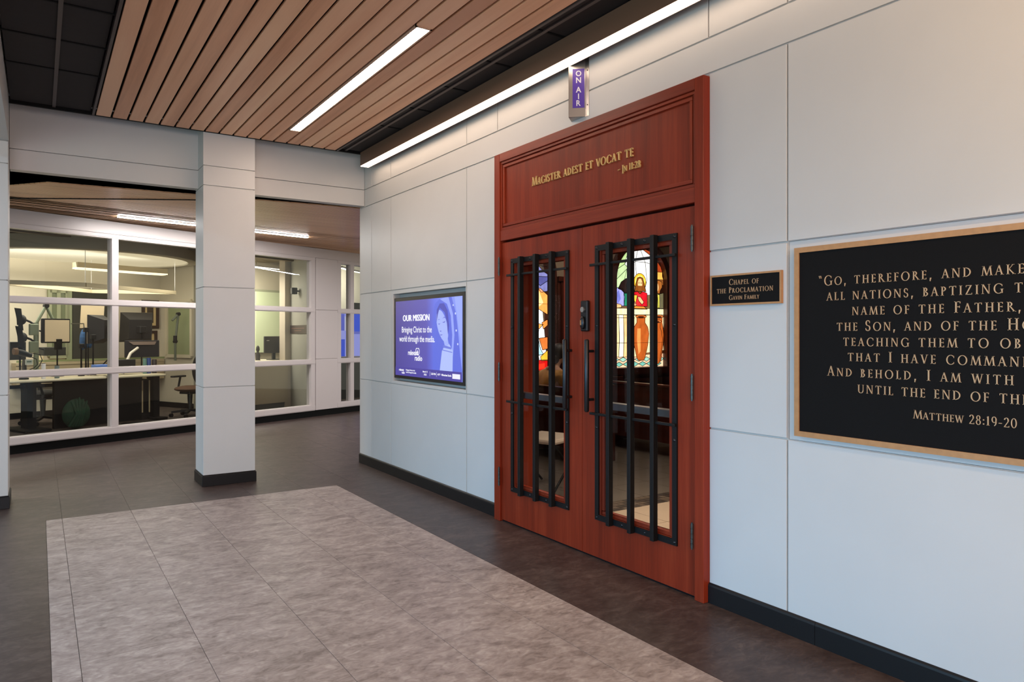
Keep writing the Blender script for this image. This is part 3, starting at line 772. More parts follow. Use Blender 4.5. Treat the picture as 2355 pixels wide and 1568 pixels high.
def oval(cx, cy, rx, ry, n=22, a0=0, a1=360, rot=0):
    c_, s_ = math.cos(math.radians(rot)), math.sin(math.radians(rot)); o = []
    for i in range(n):
        a = math.radians(a0+(a1-a0)*i/(n if a1-a0 == 360 else n-1)); x, y = rx*math.cos(a), ry*math.sin(a)
        o.append((cx+x*c_-y*s_, cy+x*s_+y*c_))
    return o
flat('picture_veil', [[(.60,.16),(.60,.55),(.605,.80),(.63,.93),(.70,.99),(.78,1),(.86,1),(.92,.80),(.95,.55),(.975,.30),(1,.12),(1,.115),(.62,.115)]], (92, 108, 222), 1)
flat('picture_veil_edge', [[(.70,.985),(.78,1),(.82,1),(.88,.80),(.90,.55),(.88,.30),(.86,.32),(.87,.55),(.85,.78),(.80,.92)]], (148, 164, 248), 2)
flat('picture_veil_edge', [[(.90,1),(1,1),(1,.42),(.965,.55),(.93,.80)]], (152, 170, 250), 1.5)
flat('picture_robe', [[(.70,.115),(.73,.35),(.78,.44),(.83,.44),(.88,.36),(.875,.115)]], (176, 192, 250), 3)
flat('picture_face', [oval(.735,.66,.070,.20,rot=14)], (166, 182, 250), 4)
flat('picture_neck', [[(.735,.55),(.80,.56),(.825,.43),(.775,.40)]], (160, 176, 248), 3.5)
flat('picture_hair', [[(.655,.70),(.66,.86),(.70,.93),(.76,.93),(.81,.84),(.83,.66),(.815,.55),(.80,.70),(.77,.82),(.70,.88),(.675,.80)]], (70, 74, 180), 5)
flat('picture_features', [[(.672,.685),(.695,.672),(.712,.690),(.694,.684)], [(.735,.700),(.765,.693),(.785,.720),(.762,.708)], [(.700,.595),(.716,.585),(.728,.595),(.715,.600)], [(.700,.548),(.722,.540),(.745,.552),(.722,.553)], [(.668,.725),(.690,.735),(.712,.728),(.690,.742)], [(.735,.74),(.762,.757),(.795,.742),(.764,.768)]], (92, 100, 206), 6)
flat('picture_collar', [[(.75,.425),(.86,.40),(.862,.375),(.745,.395)], [(.742,.37),(.872,.345),(.874,.335),(.74,.36)]], (108, 122, 222), 6)
flat('picture_stars', [oval(.915,.80,.008,.014,8), oval(.925,.60,.008,.014,8), oval(.945,.44,.008,.014,8), oval(.885,.90,.007,.012,8)], (214, 222, 255), 6)
flat('ticker_bar', [[(0,0),(1,0),(1,.115),(0,.115)]], (70, 60, 156), 7)
WH = emit('screen_white', (250, 250, 255), 1.05)
def stext(s, a, b, w_, bold=0, h=None, ctr=True, l=8, name='lettering'):
    m = MB(); print_text(m, s, sp_(a, b, l), RY, UZ, w_*SW, bold, None if h is None else h*SHH, ctr); m.build(name, WH, sc_, kind='stuff')
[stext('OUR MISSION', .342+d_, .728, .42, 0, .082, name='lettering') for d_ in (-.0028, 0, .0028)]
stext('Bringing Christ to the', .350, .552, .475, .008, .105)
stext('world through the media.', .350, .430, .563, .008, .105)
stext('relevant', .300, .280, .165, .02, .068, name='logo'); stext('radio', .385, .212, .115, .02, .070, name='logo')
flat('logo_mark', [[(.366,.305),(.373,.305),(.373,.350),(.366,.350)], [(.356,.324),(.383,.324),(.383,.331),(.356,.331)]], (250, 250, 255), 8)
for rx, ry in ((.036, .048),):
    q = []
    for (a0, a1, cx) in ((60, 300, .358), (-120, 120, .382)):
        A_ = oval(cx, .334, .020, .045, 14, a0, a1); B_ = oval(cx, .334, .014, .033, 14, a0, a1)
        q += [[A_[i], A_[i+1], B_[i+1], B_[i]] for i in range(13)]
    flat('logo_mark', q, (250, 250, 255), 8)
stext('relevant', .105, .062, .085, .03, .032, name='logo'); stext('radio', .135, .026, .05, .03, .032, name='logo')
stext('Bringing Christ to the', .180, .066, .15, .03, .026, ctr=False); stext('world through the media', .180, .036, .17, .03, .026, ctr=False)
stext('March 17,', .49, .066, .075, .03, .026); stext('2022', .49, .034, .042, .03, .022)
stext('2:50 PM', .610, .050, .068, .03, .026); stext('43°F', .690, .050, .040, .03, .026); stext('Milwaukee Studio', .795, .050, .135, .03, .026)
flat('ticker_badge', [[(.875,.030),(.977,.030),(.977,.088),(.875,.088)]], (240, 240, 255), 8)
for a_ in (.558, .655): flat('ticker_divider', [[(a_,.03),(a_+.003,.03),(a_+.003,.09),(a_,.09)]], (240, 240, 255), 8)
# ------------------------------------------------------------------ THE CHAPEL BEHIND THE DOORS
CYW, CX1 = 7.14, 9.2                                        # the end wall with the coloured windows faces the doors' side
ch = thing('wall_inner', (6, CYW, 0), kind='structure')
GX = [6.865, 4.84]
HW, GZ0, GZS, GR = .470, .945, 2.130, .47                   # half width, sill, spring line, rise
PLAST = plain('chapel_plaster', (150, 132, 114), .8)
m = MB()
m.box(3.16, CX1, CYW+.10, CYW+.2, 0, 3.2).box(3.16, CX1, CYW, CYW+.10, 0, .90).box(3.16, CX1, CYW, CYW+.10, 2.74, 3.2)
xs = [3.16, GX[1]-HW-.09, GX[1]+HW+.09, GX[0]-HW-.09, GX[0]+HW+.09, CX1]
for a, b in ((0, 1), (2, 3), (4, 5)): m.box(xs[a], xs[b], CYW, CYW+.10, .90, 2.74)
for gx in GX:                                              # spandrels over the arches
    arc = [(gx+(HW+.09)*math.cos(math.radians(a)), GZS+(GR+.09)*math.sin(math.radians(a))) for a in range(0, 181, 12)]
    for i in range(len(arc)-1):
        (xa, za), (xb, zb) = arc[i], arc[i+1]
        m.prism([(xa, CYW, za), (xb, CYW, zb), (xb, CYW, 2.74), (xa, CYW, 2.74)], (0, 1, 0), .10)
m.build('plaster', PLAST, ch)
B('wainscot', DARKWOOD, ch, 3.16, CX1, CYW-.03, CYW, 0, .88)
for z in (.88, .80, .12):
    B('rail', DARKWOODH, ch, 3.16, CX1, CYW-.055, CYW-.03, z-.045, z)
for a, b in ((3.16, xs[1]-.02), (xs[2]+.02, xs[3]-.02), (xs[4]+.02, CX1)):
    B('wainscot', DARKWOOD, ch, a, b, CYW-.03, CYW, .88, 2.06); B('rail', DARKWOODH, ch, a, b, CYW-.06, CYW, 2.06, 2.12)
for x in (3.7, 5.52, 5.92, 6.3, 7.6, 8.3):
    B('stile', DARKWOOD, ch, x-.05, x+.05, CYW-.045, CYW-.03, .12, 2.06)
cs = thing('wall_inner', (CX1, 3, 0), kind='structure')
MB().box(CX1, CX1+.15, -1.2, 7.34, 0, 3.2).box(3.16, CX1, -1.2, -1.05, 0, 3.2).build('side_wall', PLAST, cs)
B('wainscot', DARKWOOD, cs, CX1-.03, CX1, -1.05, CYW-.06, 0, 2.06)
cf = thing('floor', (5, 4, 0), kind='structure')
CT = plain('chapel_tile', (196, 172, 146), .35, var=.05, scale=4); CT2 = plain('chapel_tile_grey', (104, 94, 84), .35, var=.08, scale=4)
MB().box(3.0, CX1, -1.2, 7.14, -.25, -.006).build('sub_floor', GROUT, cf)
for i in range(9):
    for j in range(9):
        B('floor_tile', CT, cf, 3.0+.45*i+.002, 3.45+.45*i-.002, .17+.45*j+.002, .62+.45*j-.002, -.006, 0)
for i in range(9):
    for j in range(6):
        if 4.47+.45*j < 7.0: B('floor_tile', CT2, cf, 3.0+.45*i+.002, 3.45+.45*i-.002, 4.47+.45*j+.002, min(7.09, 4.92+.45*j-.002), -.006, 0)
mo = MB(); mo2 = MB()
for i in range(66):
    for j in range(4):
        (mo if random.random() < .55 else mo2).box(3.0+.06*i+.002, 3.06+.06*i-.002, 4.222+.062*j, 4.282+.062*j-.003, -.006, 0)
mo.build('mosaic_band', plain('mosaic_dark', (52, 42, 36), .4), cf, kind='stuff'); mo2.build('mosaic_band', plain('mosaic_brown', (96, 80, 66), .4), cf, kind='stuff')
cg = thing('ceiling', (5, 4, 3), kind='structure'); B('slab', PLAST, cg, 3.16, CX1+.15, -1.2, 7.34, 3.0, 3.2)
area('chapel_lamp', (4.3, 3.0, 2.9), (4.4, 3.3, 0), 1.0, 1.0, 34, (1.0, .86, .70), 100)  # added light for the entrance tiles, narrowed to keep the walls dark
area('chapel_lamp', (5.4, 6.0, 2.9), (5.4, 6.2, 0), 1.6, 1.0, 14, (1.0, .84, .66))  # fill added over the pews and the seated person

# ---- stained glass: panes cut to shape, lead lines proud of them
_gm = {}
def gm(col, st=1.35):
    st = st*1.3
    k = (col, st)
    if k not in _gm:
        m, t, b = nt('stained_%d_%d_%d' % col); c = lin(col)
        tc = t.nodes.new('ShaderNodeTexCoord'); n = t.nodes.new('ShaderNodeTexNoise'); n.inputs['Scale'].default_value = 16; n.inputs['Detail'].default_value = 3
        mp = t.nodes.new('ShaderNodeMapping'); mp.inputs['Scale'].default_value = (1, 1.6, .5)
        r = t.nodes.new('ShaderNodeValToRGB'); r.color_ramp.elements[0].position = .32; r.color_ramp.elements[1].position = .68
        r.color_ramp.elements[0].color = (*[v*.72 for v in c], 1); r.color_ramp.elements[1].color = (*[min(1, v*1.12) for v in c], 1)
        t.links.new(tc.outputs['Object'], mp.inputs[0]); t.links.new(mp.outputs[0], n.inputs['Vector']); t.links.new(n.outputs['Fac'], r.inputs[0])
        t.links.new(r.outputs[0], b.inputs['Emission Color']); b.inputs['Emission Strength'].default_value = st
        b.inputs['Base Color'].default_value = (*c, 1); b.inputs['Roughness'].default_value = .2
        _gm[k] = m
    return _gm[k]
LEAD = plain('lead_came', (18, 15, 13), .6, metal=.3)
def glass_window(gx, label):
    t = thing('stained_glass_window', (gx, CYW+.06, GZ0), label, 'window', None)
    arc = [(gx+HW*math.cos(math.radians(a)), GZS+GR*math.sin(math.radians(a))) for a in range(0, 181, 9)]
    fr = MB(); w_ = .085; yb = CYW-.05
    out = [(gx+(HW+w_)*math.cos(math.radians(a)), GZS+(GR+w_)*math.sin(math.radians(a))) for a in range(0, 181, 9)]
    for i in range(len(arc)-1):
        fr.prism([(p[0], yb, p[1]) for p in (arc[i], arc[i+1], out[i+1], out[i])], (0, 1, 0), .14)
    fr.box(gx-HW-w_, gx-HW, yb, CYW+.09, GZ0-.04, GZS).box(gx+HW, gx+HW+w_, yb, CYW+.09, GZ0-.04, GZS).box(gx-HW-w_, gx+HW+w_, CYW-.09, CYW+.09, GZ0-.09, GZ0)
    fr.build('arched_frame', DARKWOOD, t)
    return t, arc
GP = CYW+.03
class Win:
    """a, b: 0..1 across (left to right) and up the glass"""
    def __init__(s, gx, t): s.gx, s.t, s.lead = gx, t, MB()
    def pt(s, a, b, l=0): return Vector((s.gx-HW+2*HW*a, GP-.0012*l, GZ0+(GZS+GR-GZ0)*b))
    def clip(s, a, b):                                     # keep inside the arch
        zs = (GZS-GZ0)/(GZS+GR-GZ0)
        if b > zs:
            q = math.sqrt(max(0, 1-((b-zs)/(1-zs))**2))*.5
            a = min(max(a, .5-q), .5+q)
        return a, b
    def pane(s, pts, col, l=0, st=1.35, lead=True, n=True):
        p = [s.clip(*q) for q in pts]
        MB().prism([s.pt(a, b, l) for a, b in p], (0, -1, 0), .001).build('pane', gm(col, st), s.t)
        if lead: s.line(p+[p[0]], l)
    def line(s, pts, l=0, w_=.007):
        for i in range(len(pts)-1):
            a, b = s.pt(*s.clip(*pts[i]), l), s.pt(*s.clip(*pts[i+1]), l)
            if (a-b).length > 1e-4: s.lead.bar(a+Vector((0, -.0015, 0)), b+Vector((0, -.0015, 0)), w_, .003, up=(0, 1, 0))
    def done(s): s.lead.build('lead_came', LEAD, s.t)
def E_(cx, cy, rx, ry, n=14, a0=0, a1=360): return [(cx+rx*math.cos(math.radians(a0+(a1-a0)*i/n)), cy+ry*math.sin(math.radians(a0+(a1-a0)*i/n))) for i in range(n+(a1-a0 != 360))]
t, arc = glass_window(GX[0], 'glowing stained glass window of people at a table with tall clay jars')
W = Win(GX[0], t)
WHITE, PALE, GRN = (252, 250, 240), (240, 244, 232), (168, 196, 132)
# photo sample box: x 305..735, y 262..1345  -> a, b
def q(x, y): return ((x-305)/430, 1-(y-262)/1083)
def Q(*xy): return [q(xy[i], xy[i+1]) for i in range(0, len(xy), 2)]
sky = [Q(305,480, 345,420, 400,330, 470,250, 490,400, 420,470, 305,600), Q(470,250, 560,250, 575,400, 490,400), Q(560,250, 640,300, 660,420, 575,400), Q(420,470, 490,400, 500,520, 450,640, 400,560), Q(490,400, 575,400, 590,560, 560,700, 500,690, 500,520), Q(575,400, 660,420, 660,690, 560,700, 590,560)]
for s_ in sky: W.pane(s_, WHITE, 0)
W.pane(Q(305,430, 345,380, 390,310, 425,330, 400,430, 310,500), GRN, 1); W.pane(Q(305,500, 400,430, 430,460, 420,560, 340,650, 305,660), (178, 204, 150), 1)
W.pane(Q(400,430, 440,350, 470,450, 470,520, 420,560, 430,460), PALE, 1); W.pane(Q(430,520, 470,470, 480,600, 450,690, 440,640), (206, 218, 160), 1)
W.pane(Q(600,262, 660,300, 735,430, 735,480, 660,480, 640,350), (172, 66, 28), 1, 1.1); W.pane(Q(655,480, 735,480, 725,515, 735,550, 668,550, 668,515), (232, 168, 74), 2)
W.pane(Q(676,550, 735,550, 735,600, 676,600), (150, 88, 40), 1, 1.1)
W.pane(E_(*q(528,580), .122, .072), (246, 178, 40), 3); W.pane(E_(*q(528,582), .095, .056), (252, 214, 110), 4, lead=False)
# left figure: dark veil, lavender and green dress
W.pane(Q(308,790, 305,690, 340,640, 385,650, 400,720, 395,800, 340,800), (150, 150, 216), 3); W.pane(Q(330,690, 352,660, 366,740, 340,790), (106, 112, 186), 4, lead=False)
W.pane(Q(395,800, 392,680, 440,690, 440,760, 425,800), (30, 120, 88), 3); W.pane(Q(345,650, 370,590, 410,556, 450,566, 462,620, 446,680, 400,690, 372,660), (48, 32, 30), 4, .6)
W.pane(E_(*q(430,618), .038, .034), (238, 176, 120), 5); W.pane(Q(308,800, 330,780, 370,790, 372,815, 320,822), (236, 178, 122), 5)
# middle figure: long brown hair, red robe, cup
W.pane(Q(428,800, 440,720, 470,675, 500,668, 560,668, 590,680, 592,800), (196, 22, 34), 4); W.pane(Q(500,690, 535,690, 530,795, 490,795), (222, 40, 44), 5, lead=False)
W.pane(Q(480,670, 492,600, 505,545, 528,535, 552,545, 566,600, 580,668, 552,660, 528,690, 505,662), (140, 78, 28), 5, 1.0); W.pane(E_(*q(528,596), .046, .042), (246, 192, 132), 6, lead=False); W.pane(Q(508,615, 548,615, 540,645, 528,655, 516,645), (150, 86, 36), 7, 1.0, lead=False)
W.pane(Q(512,588, 523,586, 523,592, 512,593), (60, 34, 20), 7, .4, lead=False); W.pane(Q(533,586, 545,588, 545,593, 533,592), (60, 34, 20), 7, .4, lead=False)
W.pane(Q(470,700, 505,700, 496,745, 490,780, 482,780, 478,745), (246, 190, 60), 6); W.pane(Q(450,770, 485,760, 498,790, 470,808, 448,800), (242, 184, 128), 7); W.pane(Q(505,715, 530,715, 560,760, 545,785, 515,750), (242, 184, 128), 7)
# right figure
W.pane(Q(634,810, 640,700, 668,672, 700,690, 700,810), (204, 196, 80), 4); W.pane(Q(680,690, 735,670, 735,815, 690,815), (110, 104, 74), 4, 1.0)
W.pane(Q(645,600, 655,570, 690,556, 722,570, 722,620, 705,650, 700,680, 670,676, 655,640), (176, 104, 44), 4, 1.0); W.pane(E_(*q(672,622), .045, .040), (240, 184, 124), 5, lead=False)
# table with its cloth
W.pane(Q(308,822, 735,818, 735,872, 308,880), (252, 226, 176), 6); W.pane(Q(465,795, 560,800, 590,825, 470,825), (206, 132, 50), 7)
cl = [(308, 350), (350, 388), (388, 430), (430, 470), (470, 520)]
for i, (a, b) in enumerate(cl):
    W.pane(Q(a,880, b,880, b+4,1100, b,1250, a,1255, a+6,1100), [(250, 212, 158), (252, 240, 212), (244, 190, 128), (252, 236, 204), (250, 214, 160)][i], 5)
W.pane(Q(520,880, 735,872, 735,1200, 520,1230), (248, 214, 164), 4)
# clay jars
def jar(x0, x1, yt, yb, rim, l):
    c_ = (x0+x1)/2; h = yb-yt; w2 = (x1-x0)/2; rw = rim
    W.pane(Q(c_-rw*.75,yt+h*.06, c_+rw*.75,yt+h*.06, c_+rw*.72,yt+h*.17, c_+w2*.85,yt+h*.27, c_+w2,yt+h*.42, c_+w2*.86,yt+h*.66, c_+w2*.5,yt+h*.95, c_+w2*.35,yb, c_-w2*.35,yb, c_-w2*.5,yt+h*.95, c_-w2*.86,yt+h*.66, c_-w2,yt+h*.42, c_-w2*.85,yt+h*.27, c_-rw*.72,yt+h*.17), (190, 92, 34), l, 1.1)
    W.pane(Q(c_-w2*.45,yt+h*.30, c_-w2*.05,yt+h*.30, c_-w2*.05,yt+h*.80, c_-w2*.3,yt+h*.86, c_-w2*.5,yt+h*.55), (236, 150, 78), l+1, 1.25, lead=False)
    W.pane(E_(*q(c_, yt+h*.035), rw/430, h*.035/1083), (214, 122, 58), l+1, 1.1); W.pane(E_(*q(c_, yt+h*.04), rw*.6/430, h*.018/1083), (110, 44, 16), l+2, .8, lead=False)
jar(650, 735, 872, 1300, 40, 7); jar(465, 602, 876, 1286, 48, 10); jar(622, 722, 918, 1322, 40, 10)
# floor of lozenges
for i in range(7):
    for j in range(2):
        cx_, cy_ = 320+i*66+(j*33), 1275+j*42
        if cx_ < 730: W.pane(Q(max(305, cx_-33),cy_, cx_,cy_-21, min(735, cx_+33),cy_, cx_,cy_+21), (110, 176, 158) if j else (150, 200, 180), 3)
W.pane(Q(305,1250, 735,1225, 735,1345, 305,1345), (236, 190, 152), 1)
W.line(Q(305,905, 480,905), 12); W.line(Q(305,1128, 470,1128), 12); W.line(Q(470,1128, 735,1125), 14, .004)
W.done()
t, arc = glass_window(GX[1], 'glowing stained glass window partly seen behind the door leaf without the lock')
W = Win(GX[1], t)
def q2(x, y): return ((x-1228)/30*.28+.72, 1-(y-590)/258)       # only its right hand part shows
def R(*xy): return [q2(1130+xy[i]/3.92, 500+xy[i+1]/3.92) for i in range(0, len(xy), 2)]
W.pane([(0,0), (1,0), (1,.93), (.85,1), (.15,1), (0,.93)], WHITE, 0)
for a in ([(.2,1), (.35,.75), (.3,.5)], [(.5,1), (.52,.8), (.7,.74)], [(.75,.95), (.72,.8), (1,.78)]): W.line(a, 1)
W.pane(R(385,500, 412,500, 412,545, 390,560), (216, 140, 50), 2); W.pane(R(380,560, 430,560, 470,610, 500,630, 500,760, 455,770, 400,690, 390,650), (110, 112, 164), 2); W.pane(R(400,650, 500,650, 500,680, 450,720, 415,690), (72, 74, 130), 3)
W.pane(R(385,680, 412,680, 415,720, 385,740), (238, 190, 140), 3); W.pane(R(385,740, 450,740, 500,790, 500,940, 440,900, 390,820), (232, 150, 72), 2); W.pane(R(400,750, 440,760, 470,850, 440,880), (246, 200, 140), 3, lead=False)
W.pane(R(385,980, 440,1010, 470,1015, 440,1050, 390,1070), (234, 160, 84), 3); W.pane(R(460,1000, 500,975, 500,1020, 470,1050), (226, 132, 58), 3); W.pane(R(385,1060, 440,1060, 420,1110, 390,1120), (176, 70, 28), 3)
W.pane(R(440,1120, 500,1110, 500,1200, 465,1210), (206, 110, 48), 3); W.pane(R(405,1120, 435,1120, 450,1200, 470,1240, 440,1250), (160, 200, 206), 3); W.pane(R(385,1110, 410,1130, 425,1200, 385,1200), (200, 160, 60), 3)
W.pane(R(385,1200, 430,1215, 440,1280, 385,1285), (238, 188, 60), 4); W.pane(R(450,1260, 500,1210, 500,1290, 455,1290), (228, 170, 50), 4); W.pane(R(385,1285, 500,1285, 500,1370, 385,1370), (178, 16, 14), 3); W.pane(R(415,1320, 480,1310, 480,1350, 415,1355), (222, 48, 26), 4, lead=False)
W.pane([(0,0), (.55,0), (.55,.30), (0,.34)], (176, 120, 60), 1); W.pane([(.05,.30), (.55,.30), (.5,.66), (.2,.70)], (96, 110, 170), 1); W.line([(0,.52), (1,.5)], 2, .004)
W.done()

# ---- pew, person, chair
def pew(x, y0, y1, label):
    t = thing('pew', (x, (y0+y1)/2, 0), label, 'pew')
    B('backrest', DARKWOODH, t, x-.02, x+.02, y0+.04, y1-.04, .16, .79)
    B('cap_rail', DARKWOODH, t, x-.045, x+.04, y0, y1, .79, .82, bevel=.006)
    B('seat', DARKWOODH, t, x+.02, x+.46, y0+.04, y1-.04, .42, .45, bevel=.006)
    for y in (y0, y1-.04): B('end_panel', DARKWOOD, t, x-.04, x+.50, y, y+.04, 0, .84, bevel=.006)
pew(4.80, 5.9, 7.04, 'dark wood pew that the seated person sits on')
pew(5.93, 5.5, 7.04, 'dark wood pew below the stained glass window')

def skin(name, V, Ed, Rd, mat, parent, sub=2):
    me = bpy.data.meshes.new(name); me.from_pydata([Vector(v) for v in V], Ed, [])
    o = bpy.data.objects.new(name, me); COL.objects.link(o)
    o.modifiers.new('s', 'SKIN'); o.modifiers.new('u', 'SUBSURF').levels = sub
    for i, r in enumerate(Rd):
        sv = me.skin_vertices[0].data[i]; sv.radius = r if isinstance(r, tuple) else (r, r); sv.use_root = (i == 0)
    dg = bpy.context.evaluated_depsgraph_get(); out = bpy.data.meshes.new_from_object(o.evaluated_get(dg))
    m = MB(); m.add([v.co.copy() for v in out.vertices], [tuple(p.vertices) for p in out.polygons])
    bpy.data.objects.remove(o); bpy.data.meshes.remove(out); bpy.data.meshes.remove(me)
    return m.build(name, mat, parent, smooth=True, local=True)
SKIN = plain('skin', (206, 158, 128), .55)
pn = thing('person', (5.0, 6.70, .45), 'person with dark hair in a tan coat, seated in the pew with head bowed', 'person')
# local: +x forward (away from the doors), z up from the seat
V = [(0,0,.09), (.01,0,.28), (.04,0,.46), (.07,0,.565), (.10,0,.62), (.145,0,.70), (.16,0,.735)]
Ed = [(i, i+1) for i in range(6)]; Rd = [(.15,.12), (.13,.105), (.145,.10), .05, .055, (.078,.088), (.066,.074)]
for s in (-1, 1):
    b = len(V); V += [(.04, .17*s, .47), (.08, .235*s, .25), (.26, .13*s, .17), (.33, .06*s, .17)]; Ed += [(2, b), (b, b+1), (b+1, b+2), (b+2, b+3)]; Rd += [.062, .048, .038, .034]
    b2 = len(V); V += [(.12, .09*s, .07), (.46, .11*s, .06), (.48, .11*s, -.20), (.49, .11*s, -.39), (.62, .12*s, -.42)]; Ed += [(0, b2)]+[(b2+i, b2+i+1) for i in range(4)]; Rd += [.088, .066, .056, .040, .034]
    for k in range(5):                                    # five fingers
        f = len(V); y = .06*s + (k-2)*.016; L = (.045, .066, .072, .066, .052)[k]
        V += [(.36, y, .168), (.36+L*.6, y*.9, .160), (.36+L, y*.85, .140)] if k else [(.34, .10*s*.6, .185), (.365, .02*s, .20), (.38, .0, .20)]
        Ed += [(b+3, f), (f, f+1), (f+1, f+2)]; Rd += [.010, .009, .008]
body = skin('body', V, Ed, Rd, SKIN, pn)
HAIR = plain('dark_hair', (34, 22, 16), .5, var=.3, scale=40)
COAT = plain('tan_coat', (186, 136, 66), .8, var=.15, scale=12)
R_ = Matrix.Rotation(math.radians(25), 3, 'Y')
mm = MB().blob((.118, 0, .735), .098, .088, .108, 18, 12, R=R_).blob((.03, 0, .70), .048, .048, .045, 12, 8).blob((.055, 0, .655), .06, .07, .07, 12, 8); mm.build('hair', HAIR, pn, smooth=True, local=True)
fm = MB()
for s in (-1, 1): fm.blob((.15, .088*s, .69), .014, .012, .028, 8, 6)
fm.blob((.235, 0, .665), .014, .012, .022, 8, 6).build('ears_and_nose', SKIN, pn, smooth=True, local=True)
fm = MB()
for s in (-1, 1): fm.blob((.222, .03*s, .692), .006, .011, .006, 8, 6)
fm.blob((.218, 0, .628), .006, .022, .006, 8, 6).build('eyes_and_mouth', HAIR, pn, smooth=True, local=True)
CV = [(0,0,.03), (0,0,.20), (.015,0,.36), (.045,0,.48), (.055,0,.535)]; CE = [(i, i+1) for i in range(4)]; CR = [(.19,.15), (.165,.135), (.165,.125), (.135,.10), (.085,.08)]
for s in (-1, 1):
    b = len(CV); CV += [(.045, .18*s, .46), (.085, .245*s, .25), (.24, .145*s, .18)]; CE += [(3, b), (b, b+1), (b+1, b+2)]; CR += [.082, .068, .056]
skin('coat', CV, CE, CR, COAT, pn)
MB().tube([(.0, -.06, .545), (-.012, 0, .56), (.0, .06, .545), (.07, .075, .53), (.12, .03, .50), (.12, -.03, .50), (.07, -.075, .53), (.0, -.06, .545)], .018, 8).build('scarf', plain('light_scarf', (206, 190, 164), .8), pn, smooth=True, local=True)

t = thing('chair', (3.86, 5.22, 0), 'chair with a pale padded seat and thin black legs just inside the doors', 'chair', rz=math.radians(20))
MB().box(-.24, .24, -.23, .23, .43, .475).build('seat', plain('pale_seat', (214, 196, 176), .7), t, bevel=.02, segs=2, local=True)
for s in (-1, 1):
    MB().tube([(-.22*s, -.22, .43), (0, -.23, .22), (.24*s, -.22, .012)], .011, 8).build('leg', IRON, t, smooth=True, local=True)
    MB().tube([(-.22*s, .22, .43), (0, .23, .22), (.24*s, .22, .012)], .011, 8).build('leg', IRON, t, smooth=True, local=True)
MB().tube([(-.2, .23, .44), (-.2, .27, .86), (.2, .27, .86), (.2, .23, .44)], .011, 8).build('back_frame', IRON, t, smooth=True, local=True)
MB().box(-.19, .19, .26, .285, .60, .84).build('backrest', CHAR, t, bevel=.01, local=True)
# ------------------------------------------------------------------ ROOMS BEHIND THE GLAZED WALL
G = studio
def fl3(px, py):
    p = on_z(px, py, 0); return Vector((U3.dot(p), N3.dot(p)-K3, 0))
sf = thing('floor', sto(4, 2), kind='structure')
MB(M3).box(-1.5, 14, .12, 5.2, -.25, -.02).build('sub_floor', GROUT, sf)
SB('carpet', CARPET, sf, -1.5, 14, .12, 5.2, -.02, 0)
ws = thing('wall_far', sto(3, 4.2), kind='structure')
cA, cB_ = Vector((7.82, 3.85, 0)), Vector((7.88, 2.85, 0))     # foot of the studio's right-hand side wall
NB = cA.y
SB('rear_wall', CREAM, ws, -1.6, cA.x, NB, NB+.15, 0, 3.2)
SB('side_wall', CREAM, ws, -1.75, -1.6, .12, NB+.15, 0, 3.2)
dirw = (cB_-cA).normalized(); L_ = 1.0; cE = cA+dirw*L_
nw = Vector((-dirw.y, dirw.x, 0)); nw = nw if nw.x > 0 else -nw
MB(M3).prism([(cA.x, cA.y, 0), (cE.x, cE.y, 0), (cE.x+nw.x*.15, cE.y+nw.y*.15, 0), (cA.x+nw.x*.15, cA.y+nw.y*.15, 0)], (0, 0, 1), 3.2).build('side_wall', CREAM, ws)
def on_side(s, z, off=0): p = cA+dirw*s-nw*off; return Vector((p.x, p.y, z))
MB(M3).bar(on_side(.0, .05, .012), on_side(L_, .05, .012), .02, .10).build('base_strip', BASE, ws)
SB('base_strip', BASE, ws, -1.6, cA.x, NB-.015, NB, 0, .10)
cs_ = thing('ceiling', sto(3, 2), kind='structure')
SB('front_ceiling', plain('dark_studio_ceiling', (58, 46, 40), .6), cs_, -1.6, 11, .12, 1.5, 2.93, 3.0)
SB('bulkhead', plain('grey_bulkhead', (120, 112, 102), .7), cs_, -1.6, cA.x+2, 1.5, 1.6, 2.78, 3.1)
SB('rear_ceiling', plain('grey_studio_ceiling', (140, 130, 114), .7), cs_, -1.6, 14, 1.6, 5.2, 2.95, 3.05)
area('studio_lamp', sto(5.4, 2.6, 2.42), sto(5.4, 2.6, 0), 3.4, 1.2, 70, (1.0, .94, .82))  # fill added to brighten the studio, not one of its fixtures
area('studio_lamp', sto(5.6, 2.2, 2.46), sto(5.6, 3.8, 1.9), 3.4, .5, 22, (1.0, .94, .80))  # more added fill, turned to the studio rear wall

area('cloud_uplight', sto(5.8, 2.9, 2.36), sto(5.8, 2.9, 5), 2.2, .3, 28, (1.0, .92, .76))  # upward fill added to brighten the round panel, no fixture there
# ceiling cloud, pendant box light, hanging frame
p = G(200, 600, 2.9)
t = thing('ceiling_cloud', sto(p.x, 2.9, 2.66), 'large round ceiling panel with a glowing underside over the studio desk', 'ceiling panel')
MB(M3).lathe((p.x, 2.9, 2.62), [(1.50, .05), (1.52, 0), (1.66, 0), (1.67, .01), (1.67, .20), (1.60, .21)], 48).build('rim', plain('cloud_rim', (176, 168, 152), .7), t, smooth=True)
MB(M3).lathe((p.x, 2.9, 2.64), [(1.51, 0), (1.51, .02)], 48).build('glowing_panel', emit('cove_glow', (250, 230, 190), .62), t)  # hidden cove lighting put into the panel as its own glow
m = MB(M3)
for k in range(4):
    a = PI/4+k*PI/2; m.tube([(p.x+1.1*math.cos(a), 2.9+1.1*math.sin(a), 2.82), (p.x+1.1*math.cos(a), 2.9+1.1*math.sin(a), 2.95)], .004, 6)
m.build('hanger_wire', STEEL, t)
a, b = G(168, 605, 2.3), G(374, 617, 2.3)
t = thing('pendant_light', sto((a.x+b.x)/2, 2.3, 2.45), 'long cream box light hanging under the round ceiling panel', 'light')
